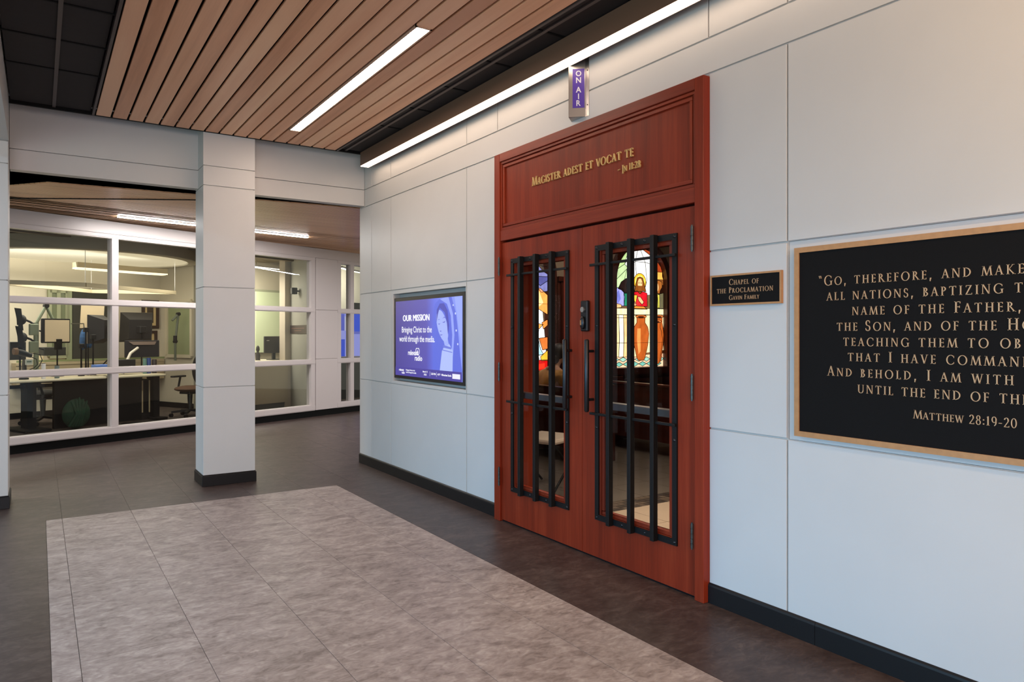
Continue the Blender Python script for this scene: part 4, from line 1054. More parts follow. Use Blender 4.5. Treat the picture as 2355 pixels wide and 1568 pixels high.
m = MB(M3).box(a.x, b.x, 2.15, 2.32, 2.40, 2.50); m.build('housing', plain('cream_metal', (220, 204, 172), .5), t)
SB('diffuser', emit('pendant_glow', (255, 236, 196), 1.6), t, a.x+.02, b.x-.02, 2.17, 2.30, 2.394, 2.402)
t = thing('hanging_frame', sto(3.4, 2.2, 2.2), 'thin cream frame hanging on wires below the box light', 'frame')
c4 = [Vector((G(-30, 634, 2.0).x, 2.0, 2.12)), Vector((G(196, 654, 1.6).x, 1.6, 2.12)), Vector((G(402, 641, 2.4).x, 2.4, 2.12)), Vector((G(210, 640, 3.2).x, 3.2, 2.12))]
m = MB(M3)
for i in range(4): m.bar(c4[i], c4[(i+1) % 4], .05, .06)
m.build('rails', plain('frame_cream', (206, 190, 158), .6), t)
for c in c4[1:]: MB(M3).tube([c, c+Vector((0, 0, .83))], .004, 6).build('hanger_wire', ALU, t)

# window and pictures in the far walls
def wall_window(name, label, s0, s1, z0, z1):
    t = thing(name, M3 @ on_side((s0+s1)/2, (z0+z1)/2), label, 'window')
    m = MB(M3); w_ = .04
    for (p, q_) in ((on_side(s0, z0, .02), on_side(s1, z0, .02)), (on_side(s0, z1, .02), on_side(s1, z1, .02)), (on_side(s0, z0, .02), on_side(s0, z1, .02)), (on_side(s1, z0, .02), on_side(s1, z1, .02))): m.bar(p, q_, .06, .05, up=nw)
    m.build('frame', plain('cream_trim', (200, 188, 164), .6), t)
    MB(M3).bar(on_side(s0, (z0+z1)/2, .008), on_side(s1, (z0+z1)/2, .008), .01, z1-z0, up=(0, 0, 1)).build('green_glass', plain('pale_green_glass', (142, 150, 112), .15), t)
    return t
wz0, wz1 = .98, 2.02
sW0 = None
def side_s(px):                                            # where the view ray meets the side wall
    d = ray(px, 800); o2 = Vector((0, 0, 0)); a = Vector((U3.dot(d), N3.dot(d))); o_ = Vector((0, -K3))
    n2 = Vector((nw.x, nw.y)); k = (n2.dot(Vector((cA.x, cA.y)))-n2.dot(o_))/n2.dot(a); p = o_+a*k
    return (Vector((p.x, p.y, 0))-cA).dot(dirw)
sa, sb_ = side_s(386), .97
wall_window('interior_window', 'greenish interior window in the studio side wall beside the white column', sa, sb_, wz0, wz1)
def pic(px0, px1, py0, py1, label):
    a, b = G(px0, py1, NB-.03), G(px1, py0, NB-.03)
    t = thing('framed_picture', sto((a.x+b.x)/2, NB-.02, (a.z+b.z)/2), label, 'picture')
    m = MB(M3); w_ = .055
    for q_ in ((a.x, b.x, a.z, a.z+w_), (a.x, b.x, b.z-w_, b.z), (a.x, a.x+w_, a.z+w_, b.z-w_), (b.x-w_, b.x, a.z+w_, b.z-w_)): m.box(q_[0], q_[1], NB-.035, NB-.002, q_[2], q_[3])
    m.build('frame', plain('dark_picture_frame', (50, 28, 18), .4), t)
    SB('mat_board', plain('mat_board', (206, 180, 130), .7), t, a.x+w_, b.x-w_, NB-.012, NB-.004, a.z+w_, b.z-w_)
    k = .05
    SB('canvas', plain('dark_canvas', (64, 50, 36), .6, var=.5, scale=9), t, a.x+w_+k, b.x-w_-k, NB-.016, NB-.012, a.z+w_+k, b.z-w_-k)
pic(327, 366, 691, 755, 'dark framed picture on the studio wall, upper of two'); pic(331, 362, 760, 796, 'dark framed picture on the studio wall, lower of two')
# left: adjoining window and dark acoustic panel on the rear wall
t = thing('interior_window', sto(2.9, NB, 1.5), 'greenish interior window on the studio rear wall behind the white panel light', 'window')
a, b = G(112, 800, NB), G(152, 690, NB)
m = MB(M3)
for x in (a.x, (a.x+b.x)/2, b.x): m.box(x-.03, x+.03, NB-.05, NB-.002, 1.02, 2.15)
m.box(a.x, b.x, NB-.05, NB-.002, .98, 1.04).box(a.x, b.x, NB-.05, NB-.002, 2.1, 2.16); m.build('frame', plain('sage_trim', (150, 152, 122), .6), t)
SB('glass', plain('sage_glass', (118, 124, 98), .15), t, a.x, b.x, NB-.02, NB-.003, 1.04, 2.1)
a, b = G(164, 830, NB), G(262, 690, NB)
t = thing('acoustic_panel', sto((a.x+b.x)/2, NB-.03, 1.5), 'dark olive acoustic panel on the studio rear wall', 'acoustic panel')
SB('panel', plain('olive_fabric', (52, 52, 44), .9, bump=.3), t, a.x, b.x, NB-.06, NB-.002, .95, 2.2)
SB('edge', plain('sage_edge', (140, 146, 114), .6), t, a.x-.10, a.x-.01, NB-.05, NB-.002, .95, 2.2)
for k_, (pa, pb, za, zb, mt) in enumerate([(26, 385, .80, .83, (150, 156, 110))]):
    a, b = G(pa, 800, NB), G(366, 800, NB)
    t = thing('wall_shelf', sto((a.x+b.x)/2, NB-.1, .85), 'long pale ledge on the studio rear wall behind the desk', 'shelf')
    SB('board', plain('ledge_cream', (188, 170, 138), .6), t, a.x, b.x, NB-.18, NB-.002, .88, .92)
    SB('edge_strip', plain('ledge_green', (138, 146, 100), .6), t, a.x, b.x, NB-.185, NB-.18, .93, .965)
    SB('front', plain('ledge_front', (176, 158, 126), .7), t, a.x, b.x, NB-.17, NB-.01, .55, .88)

# desks
DTOP = plain('cream_desk_top', (214, 200, 170), .35)
def desk(u0, u1, n0, n1, label):
    t = thing('studio_desk', sto((u0+u1)/2, (n0+n1)/2), label, 'desk')
    MB(M3).box(u0, u1, n0, n1, .715, .75).build('top', DTOP, t, bevel=.014, segs=2)
    return t
n1_ = 1.75
d0, d1 = G(-60, 870, n1_).x, G(246, 866, n1_).x
t = desk(d0, d1, n1_, n1_+.85, 'long pale studio desk holding the microphone and the grey lamp column')
for pa, pb in ((59, 80),):
    a, b = G(pa, 900, n1_+.3).x, G(pb, 900, n1_+.3).x
    SB('leg', BLACK, t, a, b, n1_+.25, n1_+.45, .04, .715)
    SB('foot', BLACK, t, a-.12, b+.12, n1_+.05, n1_+.75, 0, .04, bevel=.01)
a, b = G(121, 900, n1_+.15).x, G(246, 900, n1_+.15).x
SB('modesty_panel', BLACK, t, a, b, n1_+.10, n1_+.16, .02, .715)
SB('cable_tray', BLACK, t, d0, d1, n1_+.3, n1_+.5, .62, .66)
e0, e1 = G(268, 866, n1_-.05).x, G(383, 863, n1_-.05).x
t = desk(e0, e1, n1_-.05, n1_+.7, 'pale studio desk end with the canisters and the black case')
a, b = G(349, 900, n1_+.2).x, G(363, 900, n1_+.2).x
SB('leg', BLACK, t, a, b, n1_+.15, n1_+.35, .04, .715); SB('foot', BLACK, t, a-.05, b+.05, n1_, n1_+.6, 0, .04)
a, b = G(268, 900, n1_+.2).x, G(322, 900, n1_+.2).x
SB('modesty_panel', BLACK, t, a, b, n1_+.15, n1_+.2, .02, .715)
# dark green folded bundle against the black panel
c = G(172, 948, n1_+.02)
t = thing('green_cloth', sto(c.x, n1_, c.z), 'crumpled dark green cloth hanging against the black desk panel', 'cloth')
m = MB(M3); m.blob((c.x+.02, n1_+.02, c.z-.02), .20, .07, .22, 18, 12)
for k in range(5):
    a_ = math.radians(35+k*22); m.tube([(c.x-.10+.04*k, n1_-.03, c.z-.20), (c.x+.02*k, n1_-.055, c.z-.02), (c.x-.06+.055*k, n1_-.01, c.z+.22-.03*abs(k-2))], [.03, .035, .012], 8)
m.build('folds', plain('dark_green_fabric', (5, 44, 24), .85, var=.3, scale=14), t, smooth=True)

# office chairs
def office_chair(u, n, rz, label, seatmat):
    o = sto(u, n); t = thing('office_chair', o, label, 'chair', rz=A3+rz)
    MB().blob((0, 0, .47), .25, .25, .055, 20, 10).build('seat', seatmat, t, smooth=True, local=True)
    m = MB().blob((0, .24, .78), .22, .035, .28, 16, 10); m.build('backrest', CHAR, t, smooth=True, local=True)
    MB().tube([(0, .12, .42), (0, .25, .44), (0, .27, .60), (0, .262, .80)], .025, 8).build('back_post', CHAR, t, smooth=True, local=True)
    for s in (-1, 1):
        MB().tube([(.20*s, .02, .42), (.29*s, .02, .48), (.29*s, .06, .66)], .018, 8).build('arm_post', CHAR, t, smooth=True, local=True)
        MB().box(.25*s, .33*s, -.12, .16, .655, .685).build('arm_pad', CHAR, t, bevel=.01, local=True)
    MB().tube([(0, 0, .40), (0, 0, .12)], [.045, .03], 12).build('gas_lift', STEEL, t, smooth=True, local=True)
    MB().box(-.12, .12, -.12, .14, .385, .425).build('mechanism', CHAR, t, bevel=.01, local=True)
    b = MB()
    for k in range(5):
        a_ = 2*PI*k/5+.3; b.bar((0, 0, .11), (.29*math.cos(a_), .29*math.sin(a_), .085), .045, .035)
    bs = b.build('star_base', CHAR, t, local=True)
    for k in range(5):
        a_ = 2*PI*k/5+.3; x, y = .29*math.cos(a_), .29*math.sin(a_)
        MB().tube([(x-.02, y, .032), (x+.02, y, .032)], .032, 12).build('caster', BLACK, t, smooth=True, local=True)
c1 = fl3(66, 968); office_chair(c1.x-.05, n1_+1.05, math.radians(70), 'black office chair behind the long studio desk', plain('black_seat', (16, 16, 17), .8))
c2 = fl3(437, 957); office_chair(c2.x, c2.y, math.radians(-80), 'brown seated office chair beside the white column', plain('brown_seat', (84, 54, 32), .8))

# lights on stands
def tripod(m, u, n, z0, z1, r=.011):
    m.tube([(u, n, z0), (u, n, z1)], r, 8)
DZ = .75
def led_panel(px0, px1, py0, py1, n, stand, label, tilt=0, face=(206, 184, 152), black=False):
    a, b = G(px0, py1, n), G(px1, py0, n); u0, u1, z0, z1 = a.x, b.x, a.z, b.z
    t = thing('panel_light', sto((u0+u1)/2, n, DZ), label, 'light'); w_ = .03
    m = MB(M3).box(u0, u1, n, n+.07, z0, z1); m.build('housing', BLACK, t, bevel=.012, segs=2)
    if not black:
        SB('diffuser', plain('diffuser_cloth', face, .8), t, u0+w_, u1-w_*.6, n-.006, n+.001, z0+w_*.7, z1-w_*.7)
    s = MB(M3); uc = (u0+u1)/2+stand; tripod(s, uc, n+.05, DZ, z0+.03); s.box(uc-.04, uc+.04, n-.015, n+.06, z0-.10, z0+.06); s.build('stand', BLACK, t)
    MB(M3).lathe((uc, n+.05, DZ), [(.09, 0), (.09, .012), (.02, .025)], 16).build('stand_foot', BLACK, t)
    return t
led_panel(98, 162, 733, 789, 2.35, .03, 'square white panel light in a black frame on the studio desk')
def softbox(cu, n, cz, w0, w1, h, depth, dirv, label, pole, cloth=True):
    """frustum: small back, large front; dirv = way the front looks, in the wall frame"""
    t = thing('softbox', sto(cu, n, DZ), label, 'light'); f = Vector(dirv).normalized(); r = Vector((f.y, -f.x, 0)).normalized(); up = r.cross(f)
    c = Vector((cu, n, cz)); bk = [c-f*depth+r*(sx*w0/2)+up*(sz*h*.32) for sx, sz in ((-1,-1),(1,-1),(1,1),(-1,1))]; ft = [c+r*(sx*w1/2)+up*(sz*h/2) for sx, sz in ((-1,-1),(1,-1),(1,1),(-1,1))]
    MB(M3).add(bk+ft, [(0,1,2,3),(0,4,5,1),(1,5,6,2),(2,6,7,3),(3,7,4,0)]).build('hood', plain('softbox_black', (17, 14, 13), .6), t)
    fc = [p+f*.004 for p in ft]
    MB(M3).prism(fc, f, .004).build('front_cloth', plain('softbox_cloth', (212, 192, 160), .8), t)
    hd = c-f*(depth+.06); MB(M3).box(hd.x-.06, hd.x+.06, hd.y-.06, hd.y+.06, hd.z-.06, hd.z+.06).build('lamp_head', CHAR, t, bevel=.01)
    s = MB(M3); s.tube([(hd.x, hd.y, hd.z-.05), (hd.x, hd.y, pole)], .012, 8); s.build('stand', BLACK, t)
    L = MB(M3)
    for k in range(3):
        a_ = 2*PI*k/3; L.tube([(hd.x, hd.y, pole+.3), (hd.x+.28*math.cos(a_), hd.y+.28*math.sin(a_), pole+.012)], .009, 6)
    L.build('tripod_legs', BLACK, t)
c = G(212, 727, 2.9); softbox(c.x, 2.9, c.z, .2, .34, .40, .22, (-.25, -1, -.25), 'softbox with its pale front cloth facing out, behind the studio desk', .0)
c = G(238, 757, 2.5); softbox(c.x-.10, 2.55, c.z, .2, .44, .46, .2, (-.55, .85, 0), 'black softbox seen side on next to the white mullion', .75)
c = G(328, 752, 2.6); softbox(c.x+.10, 2.98, c.z, .36, .52, .52, .26, (.25, 1, .15), 'large black softbox seen from behind above the dark monitor', .0)
# monitor on a white arm
a, b = G(278, 822, 2.5), G(356, 782, 2.5)
t = thing('monitor', sto((a.x+b.x)/2, 2.4, DZ), 'wide dark monitor turned away below the large softbox', 'monitor')
MB(M3).box(a.x, b.x, 2.36, 2.40, a.z, b.z).build('case', plain('monitor_back', (27, 27, 34), .5), t, bevel=.006)
MB(M3).prism([(a.x+.05, 2.36, b.z-.02), (b.x-.05, 2.36, b.z-.02), (b.x-.10, 2.33, b.z-.075), (a.x+.12, 2.33, b.z-.075)], (0, .04, 0), 1).build('back_ridge', plain('monitor_ridge', (96, 78, 68), .5), t)
c = G(300, 812, 2.2); d = G(318, 800, 2.3)
MB(M3).tube([(c.x-.15, 2.15, DZ), (c.x-.12, 2.15, DZ+.14), (c.x, 2.2, c.z), (d.x, 2.32, d.z), (d.x+.02, 2.36, d.z)], .022, 10).build('arm', plain('white_arm', (216, 206, 190), .4), t, smooth=True)
# thin black stands
for i, (px, ptop, n, lab) in enumerate([(187, 793, 2.2, 'shortest of the three thin black light stands'), (197.5, 756, 2.4, 'tallest thin black light stand in front of the blue jacket'), (214, 772, 2.3, 'thin black light stand with a clamp beside the side-on softbox')]):
    a = G(px, ptop, n); t = thing('light_stand', sto(a.x, n, DZ), lab, 'stand')
    MB(M3).tube([(a.x, n, DZ), (a.x, n, DZ+.2), (a.x, n, a.z)], [.018, .013, .011], 8).build('pole', BLACK, t, smooth=True)
    MB(M3).box(a.x-.035, a.x+.035, n-.03, n+.03, a.z-.05, a.z+.02).build('clamp', CHAR, t, bevel=.006)
    MB(M3).lathe((a.x, n, DZ), [(.045, 0), (.045, .015), (.02, .03)], 14).build('foot', BLACK, t)
# grey column with two barn-door lamps and a scissor arm
a = G(83, 745, 2.45)
t = thing('lamp_column', sto(a.x, 2.45, DZ), 'grey equipment column carrying two black barn door lamps', 'stand')
SAGE = plain('sage_metal', (112, 120, 98), .45, metal=.3)
MB(M3).tube([(a.x, 2.45, DZ), (a.x, 2.45, a.z+.02)], .035, 12).build('column', SAGE, t, smooth=True)
for pz in (760, 800): 
    c = G(83, pz, 2.45); MB(M3).box(c.x-.11, c.x+.02, 2.40, 2.44, c.z-.07, c.z+.10).build('bracket', SAGE, t, bevel=.01)
    MB(M3).tube([(c.x+.04, 2.45, c.z), (c.x+.10, 2.42, c.z-.03)], .012, 8).build('knob', CHAR, t, smooth=True)
for j, (px, py) in enumerate([(50, 735), (52, 776)]):
    c = G(px, py, 2.4); lm = MB(M3).blob((c.x, 2.4, c.z), .06, .06, .075, 12, 8).build('lamp', CHAR, t, smooth=True)
    MB(M3).tube([(c.x, 2.4, c.z+.02), (c.x+.12, 2.42, c.z-.03), (a.x, 2.45, c.z-.09)], .016, 8).build('lamp_arm', CHAR, t, smooth=True)
    MB(M3).prism([(c.x-.07, 2.32, c.z-.13), (c.x-.01, 2.32, c.z-.16), (c.x-.03, 2.34, c.z+.16), (c.x-.12, 2.34, c.z+.17)], (0, .006, 0), 1).build('barn_door', BLACK, lm)
    MB(M3).prism([(c.x-.04, 2.45, c.z-.08), (c.x+.03, 2.45, c.z-.05), (c.x-.0, 2.46, c.z+.14), (c.x-.05, 2.46, c.z+.17)], (0, .006, 0), 1).build('barn_door', BLACK, lm)
def boom(name, pts, n, label, mat, r=.018, cat='microphone arm'):
    P = [G(px, py, n) for px, py in pts]; t = thing(name, M3 @ P[0], label, cat)
    for i in range(len(P)-1): MB(M3).tube([P[i], P[i+1]], r, 8).build('tube', mat, t, smooth=True)
    for p in P[1:-1]: MB(M3).tube([(p.x, p.y-.03, p.z), (p.x, p.y+.03, p.z)], r*1.5, 10).build('joint', CHAR, t, smooth=True)
    return t
boom('scissor_arm', [(82, 746), (106, 703), (121, 733)], 2.62, 'sage green scissor arm reaching up behind the white panel light', SAGE, .024)
t = boom('boom_microphone', [(403, 829), (403, 785), (410, 722), (396, 737)], 3.0, 'grey microphone boom in front of the greenish side window', plain('grey_boom', (92, 98, 82), .5), .022)
p_ = G(403, 778, 3.0); MB(M3).tube([(p_.x, 3.0, p_.z-.06), (p_.x, 3.0, p_.z+.05)], .035, 10).build('collar', CHAR, t, smooth=True)
# microphone with a small sign, on its arm
c = G(55, 822, 2.0)
t = thing('microphone', sto(c.x, 2.0, DZ), 'black broadcast microphone with a small white sign on the desk', 'microphone')
a, b = G(40, 808, 2.0), G(72, 818, 2.0)
MB(M3).tube([a, a+(b-a)*.3, b], [.035, .045, .03], 14).build('body', CHAR, t, smooth=True)
MB(M3).tube([a+Vector((-.05, 0, .0)), a], [.048, .05], 14).build('foam', plain('mic_foam', (120, 92, 70), .9), t, smooth=True)
MB(M3).tube([(c.x, 2.0, DZ), (c.x, 2.0, DZ+.06), (c.x-.05, 2.0, DZ+.10), (c.x-.05, 2.0, c.z+.02)], .012, 8).build('yoke', BLACK, t, smooth=True)
MB(M3).lathe((c.x, 2.0, DZ), [(.06, 0), (.06, .02), (.02, .03)], 14).build('foot', BLACK, t)
a2, b2 = G(57, 839, 1.97), G(74, 826, 1.97); fg = SB('sign', plain('mic_sign', (182, 184, 172), .5), t, a2.x, b2.x, 1.955, 1.965, a2.z, b2.z)
SB('sign_mark', plain('sign_green', (70, 96, 80), .5), fg, a2.x+.02, b2.x-.015, 1.953, 1.955, a2.z+.035, a2.z+.055)
# cable loops
for i, pts in enumerate([[(66, 818), (84, 826), (86, 838), (78, 846), (68, 850)], [(70, 812), (92, 815), (97, 828), (90, 842), (80, 851)]]):
    P = [G(x, y, 2.02) for x, y in pts]; m = MB(M3); m.tube(P, .006, 6)
    m.build('cable_loop', BLACK, t, smooth=True)
# things on the desks
def deskbox(name, px0, px1, py0, py1, n, d, mat, label, cat, bev=.005, parts=None):
    a, b = G(px0, py1, n), G(px1, py0, n); t = thing(name, sto((a.x+b.x)/2, n+d/2, max(a.z, DZ)), label, cat)
    h = b.z-a.z; MB(M3).box(a.x, b.x, n, n+d, max(a.z, DZ), max(a.z, DZ)+h).build('body', mat, t, bevel=bev); return t, a, b
t, a, b = deskbox('loudspeaker', 24, 60, 786, 828, 2.5, .2, plain('speaker_black', (26, 26, 24), .6), 'black desk loudspeaker behind the microphone', 'speaker')
MB(M3).tube([(b.x-.09, 2.492, b.z-.12), (b.x-.09, 2.50, b.z-.12)], .05, 16).build('cone', BLACK, t, smooth=True)
t, a, b = deskbox('audio_mixer', 100, 152, 798, 818, 3.0, .3, plain('mixer_dark', (38, 40, 36), .5), 'dark audio mixer behind the white panel light', 'audio mixer')
SB('display', plain('mixer_display', (40, 54, 96), .3), t, a.x+.12, b.x-.1, 2.994, 3.0, DZ+.03, DZ+.07)
t, a, b = deskbox('blue_box', 221, 252, 838, 849, 1.95, .15, plain('blue_plastic', (96, 134, 214), .5), 'blue box at the end of the long desk near the mullion', 'box', .004)
SB('lid', plain('blue_lid', (118, 152, 224), .5), t, a.x-.01, b.x+.01, 1.94, 2.11, DZ+b.z-a.z, DZ+b.z-a.z+.012)
def can(name, px, py0, n, r, mat, label, cat, topm=None, zb=None):
    z0_ = DZ if zb is None else zb
    a = G(px, py0, n); h = a.z-z0_; t = thing(name, sto(a.x, n, z0_), label, cat)
    MB(M3).lathe((a.x, n, z0_), [(r*.96, 0), (r, .006), (r, h-.008), (r*.94, h)], 20).build('body', mat, t, smooth=True)
    MB(M3).lathe((a.x, n, z0_+h), [(r*.9, 0), (r*.9, .006)], 20).build('rim', topm or STEEL, t, smooth=True)
can('canister', 333, 824, 2.05, .030, plain('teal_can', (96, 134, 124), .4), 'teal canister next to the blue canister', 'canister')
can('canister', 342, 823, 2.05, .034, plain('blue_can', (42, 70, 138), .4), 'blue canister between the teal and the dark one', 'canister')
can('canister', 355, 827, 2.05, .038, plain('dark_can', (52, 42, 42), .4), 'dark canister next to the blue canister', 'canister')
can('mug', 131, 841, 1.9, .032, plain('grey_blue_mug', (112, 124, 124), .4), 'grey blue mug on the long desk', 'mug')
can('paper_cup', 94, 806, NB-.09, .045, plain('paper_cup', (224, 204, 166), .7), 'pale paper cup on the ledge behind the microphone', 'cup', zb=.92)
can('jar', 100, 836, 1.95, .028, plain('white_jar', (226, 222, 224), .4), 'small white jar with a dark base on the desk', 'jar', CHAR)
t, a, b = deskbox('equipment_rack', 262, 312, 826, 852, 1.95, .13, plain('rack_black', (20, 17, 17), .5), 'low black equipment case beside the canisters', 'case')
t = thing('jacket', sto(G(196, 778, 2.75).x, 2.75, 1.2), 'bright blue jacket hanging behind the black stands', 'clothing')
c = G(196, 778, 2.75); m = MB(M3)
m.blob((c.x, 2.75, c.z), .085, .05, .17, 14, 10).blob((c.x-.05, 2.74, c.z-.04), .04, .045, .15, 10, 8).blob((c.x+.07, 2.74, c.z-.03), .04, .04, .13, 10, 8)
m.build('cloth', plain('blue_jacket', (34, 76, 122), .8, var=.3, scale=18), t, smooth=True)
MB(M3).tube([(c.x, 2.78, c.z+.15), (c.x, 2.80, c.z+.24), (c.x, 3.2, c.z+.24)], .008, 6).build('hook', STEEL, t)
# tower under the right hand desk
a, b = G(325, 950, 2.0), G(348, 868, 2.0)
t = thing('computer_tower', sto((a.x+b.x)/2, 2.2, 0), 'black computer tower with pale sides under the desk with the canisters', 'computer')
SB('side_panel', plain('tower_side', (178, 158, 124), .5), t, a.x, a.x+.03, 2.0, 2.4, .12, .64); SB('side_panel', plain('tower_side2', (178, 158, 124), .5), t, b.x-.04, b.x, 2.0, 2.4, .12, .64)
SB('body', BLACK, t, a.x+.03, b.x-.04, 2.01, 2.39, .11, .66); SB('tray', CHAR, t, a.x-.02, b.x+.02, 1.99, 2.41, 0, .11)

# ---- reception: counter, monitor, sign, green window, camera, lights
wr2 = thing('wall_far', sto(8.5, 3), kind='structure')
GREYW = plain('grey_green_wall', (150, 146, 134), .7)
kc = G(667, 800, 1.75)
MB(M3).prism([(kc.x, 1.75, 0), (8.42, .125, 0), (8.58, .125, 0), (kc.x+.16, 1.75, 0)], (0, 0, 1), 2.9).build('side_wall', GREYW, wr2)
SB('rear_wall', plain('reception_cream', (188, 176, 154), .7), wr2, cA.x+.2, 10.85, 3.6, 3.75, 0, 2.95)
MB(M3).prism([(cE.x, cE.y, 0), (cE.x+.15, cE.y, 0), (6.95, .13, 0), (6.80, .13, 0)], (0, 0, 1), 3.2).build('partition', GREYW, wr2)
SB('corner_post', plain('reception_post', (190, 176, 156), .7), wr2, kc.x-.16, kc.x, 1.70, 1.86, 0, 2.9)
def dirv_(px): return ray(px, 800)
t = thing('green_screen_wall', sto(G(620, 700, 3.5).x, 3.5, 1.5), 'pale green lit panel on the reception rear wall', 'panel')
a, b = G(590, 822, 3.5), G(657, 674, 3.5)
SB('panel', plain('pale_green_panel', (196, 202, 166), .7), t, a.x, b.x, 3.52, 3.58, 1.0, b.z); SB('panel_trim', plain('panel_trim', (150, 150, 124), .6), t, a.x-.04, b.x+.04, 3.54, 3.595, b.z, b.z+.05)
a, b = G(560, 930, 1.68), G(662, 845, 1.68)
t = thing('counter', sto((a.x+b.x)/2, 1.95, 0), 'cream reception counter behind the glass beside the white column', 'counter')
CB = plain('counter_cream', (188, 174, 150), .5)
SB('body', CB, t, a.x, b.x, 1.68, 2.4, .10, .86); SB('worktop', CB, t, a.x, b.x+.01, 1.66, 2.42, .86, .90, bevel=.004); SB('kick_plate', plain('counter_kick', (100, 98, 94), .5), t, a.x, b.x-.02, 1.72, 2.38, 0, .10)
a, b = G(609, 812, 1.95), G(658, 773, 1.95)
t = thing('monitor', sto((a.x+b.x)/2, 1.95, .90), 'dark monitor seen from behind on the reception counter', 'monitor')
SB('case', plain('monitor_dark', (44, 38, 36), .5), t, a.x, b.x, 1.95, 1.99, a.z, b.z, bevel=.006)
SB('stand', CHAR, t, (a.x+b.x)/2-.03, (a.x+b.x)/2+.03, 1.99, 2.03, .91, a.z+.1); SB('foot', CHAR, t, (a.x+b.x)/2-.10, (a.x+b.x)/2+.10, 1.92, 2.10, .90, .912)
SB('handle', ALU, t, a.x+.04, a.x+.10, 1.945, 1.95, b.z-.09, b.z-.075)
c = G(593, 810, 2.0); t = thing('figurine', sto(c.x, 2.0, .9), 'small dark rounded ornament beside the counter monitor', 'ornament')
MB(M3).lathe((c.x, 2.0, .90), [(.05, 0), (.04, .02), (.045, .10), (.02, .16), (.035, .20), (.03, .25), (.008, .28)], 14).build('body', plain('ornament_dark', (50, 42, 36), .5), t, smooth=True)
# sign and camera on the side wall
def on_rw(px, py, off=.0):
    d = ray(px, py); o_ = Vector((0, 0, CAM_H)); A_ = M3 @ Vector((kc.x, 1.75, 0)); Bp = M3 @ Vector((8.42, .125, 0)); e = (Bp-A_).normalized(); n = Vector((-e.y, e.x, 0))
    if n.dot(o_-A_) < 0: n = -n
    return o_+d*((n.dot(A_)+off-n.dot(o_))/n.dot(d)), e, n
P0, e_, n_ = on_rw(666, 767, .012); P1, _, _ = on_rw(705, 747, .012)
t = thing('name_plaque', (P0+P1)/2, 'small dark name sign on the reception side wall', 'sign')
wd = (P1-P0).dot(e_); MB().prism([P0, P0+e_*wd, P0+e_*wd+Vector((0, 0, P1.z-P0.z)), P0+Vector((0, 0, P1.z-P0.z))], n_, -.010).build('plate', plain('maroon_plate', (44, 26, 22), .5), t)
m = MB()
for k in (.60, .32):
    s0 = P0+e_*(wd*(.12 if k > .5 else .3))+Vector((0, 0, (P1.z-P0.z)*k)); m.prism([s0, s0+e_*(wd*(.76 if k > .5 else .4)), s0+e_*(wd*(.76 if k > .5 else .4))+Vector((0, 0, .012)), s0+Vector((0, 0, .012))], n_, .002)
m.build('print', plain('maroon_print', (112, 72, 58), .5), t)
P, e_, n_ = on_rw(676, 669, .10)
t = thing('wall_camera', P, 'small black camera on a bracket high on the reception side wall', 'camera')
MB().box(P.x-.05, P.x+.05, P.y-.05, P.y+.05, P.z-.06, P.z+.06).build('body', plain('camera_black', (22, 22, 30), .5), t, bevel=.006)
MB().tube([P, P-n_*.099], .014, 8).build('bracket', CHAR, t, smooth=True); MB().tube([P-e_*.05, P-e_*.12], [.03, .02], 12).build('lens', CHAR, t, smooth=True); MB().tube([P+e_*.04, P+e_*.16+Vector((0, 0, -.05))], .006, 6).build('cable', BLACK, t)
# reception lights
def slimlight(px0, py0, px1, py1, z, label, w_=.07):
    a, b = on_z(px0, py0, z), on_z(px1, py1, z); t = thing('line_light', (a+b)/2, label, 'light')
    MB().bar(a+Vector((0, 0, .02)), b+Vector((0, 0, .02)), w_+.02, .03).build('housing', FRAMEW, t); [MB().tube([a+(b-a)*k_+Vector((0, 0, .03)), (a+(b-a)*k_).to_2d().to_3d()+Vector((0, 0, 2.95))], .004, 6).build('hanger_wire', ALU, t) for k_ in (.15, .85)]; MB().bar(a, b, w_, .006).build('lens', emit('slim_lens', (255, 246, 226), 2.6), t)
slimlight(570, 611, 690, 625.5, 2.80, 'slim white light near the glass in the reception ceiling')
slimlight(604, 639, 667, 654, 2.75, 'slim white light running back into the reception ceiling')
slimlight(676, 654.5, 730, 654, 2.70, 'short slim white light above the reception camera')
area('reception_lamp', sto(8.9, 2.9, 2.6), sto(9.0, 3.6, 1.2), .9, .5, 50, (1.0, .97, .88))  # fill added to brighten the reception rear wall, no fixture there
area('reception_lamp', sto(8.1, 2.2, 2.6), sto(8.1, 2.2, 0), .9, .9, 60, (1.0, .95, .86))  # added overhead fill for the reception, apart from the line lights
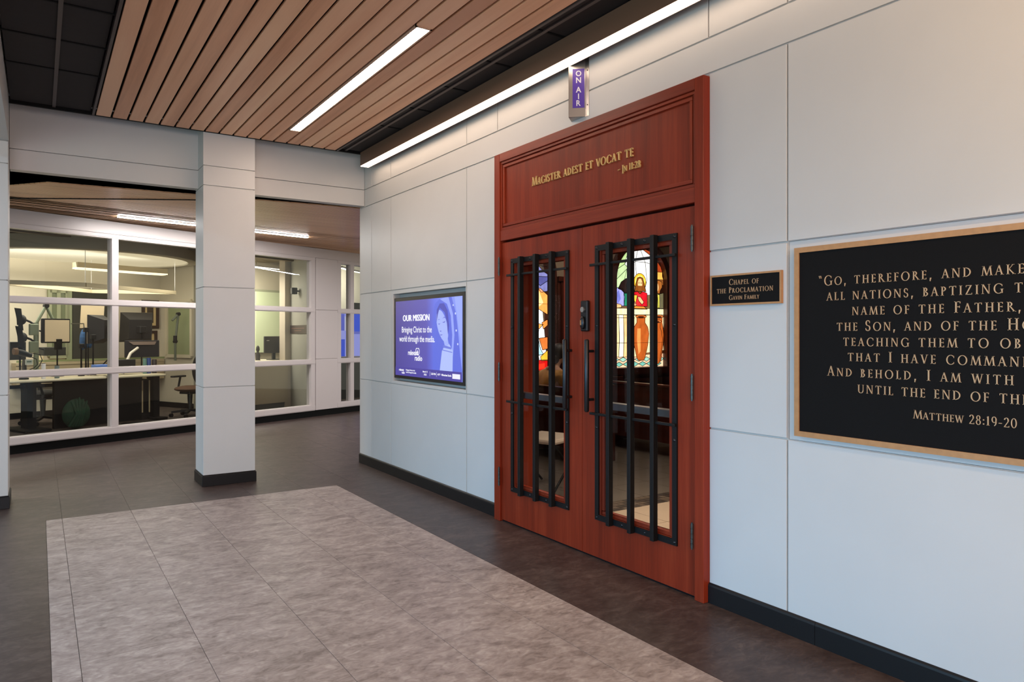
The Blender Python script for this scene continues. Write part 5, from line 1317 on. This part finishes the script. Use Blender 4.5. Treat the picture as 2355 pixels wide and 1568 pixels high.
# ---- room behind the two narrow panes
w3 = thing('wall_far', sto(11, 2.4), kind='structure')
SB('rear_wall', plain('media_cream', (206, 200, 184), .7), w3, 10.3, 13.2, 2.6, 2.75, 0, 2.95)
SB('side_wall', GREYW, w3, 13.2, 13.35, .12, 2.75, 0, 2.95)
MB(M3).prism([(kc.x+.02, 1.76, 0), (kc.x+.17, 1.70, 0), (10.95, 3.75, 0), (10.80, 3.75, 0)], (0, 0, 1), 2.95).build('side_wall', GREYW, w3)
a, b = G(776, 824, 2.4), G(850, 719, 2.4)
t = thing('video_wall', sto((a.x+b.x)/2, 2.45, 1.4), 'bright blue video wall behind the two narrow panes', 'screen')
SB('case', BLACK, t, a.x, b.x, 2.42, 2.58, a.z, b.z)
SB('picture', emit('screen_periwinkle', (134, 138, 214), .95), t, a.x+.01, b.x-.01, 2.412, 2.42, a.z+.01, b.z-.01)
for (x0, x1, y0_, y1_, col) in [(782, 793, 780, 824, (12, 60, 200)), (812, 835, 720, 762, (14, 66, 206)), (782, 792, 722, 760, (70, 80, 190)), (793, 806, 728, 760, (178, 178, 206)), (812, 835, 762, 768, (88, 94, 190))]:
    p_, q_ = G(x0, y1_, 2.405), G(x1, y0_, 2.405); SB('picture_block', emit('screen_blue_%d' % x0, col, .85), t, p_.x, q_.x, 2.404, 2.411, p_.z, q_.z)
a, b = G(776, 925, 2.0), G(850, 836, 2.0)
t = thing('console', sto((a.x+b.x)/2, 2.2, 0), 'dark console below the blue video wall', 'console')
SB('body', plain('console_dark', (26, 24, 26), .5), t, a.x, b.x, 2.0, 2.4, 0, .86); SB('top', plain('console_top', (120, 112, 102), .5), t, a.x, b.x, 1.98, 2.42, .86, .90, bevel=.004)
a = G(822, 703, 2.3); t = thing('loudspeaker', sto(a.x, 2.5, a.z), 'black box speaker above the blue video wall', 'speaker')
p_, q_ = G(814, 710, 2.45), G(832, 697, 2.45); SB('body', BLACK, t, p_.x, q_.x+.1, 2.42, 2.60, p_.z, q_.z, bevel=.006); MB(M3).tube([((p_.x+q_.x)/2, 2.415, (p_.z+q_.z)/2), ((p_.x+q_.x)/2, 2.42, (p_.z+q_.z)/2)], .04, 14).build('cone', CHAR, t, smooth=True)
slimlight(784, 616, 803, 622, 2.72, 'slim white light seen through the full narrow pane'); slimlight(812, 624, 832, 628, 2.72, 'slim white light seen through the narrow pane cut by the wall end')
area('media_lamp', sto(10.8, 2.0, 2.7), sto(10.9, 2.6, 2.0), 1.6, .4, 22, (1.0, .94, .82))  # fill added to brighten the top of this rear wall
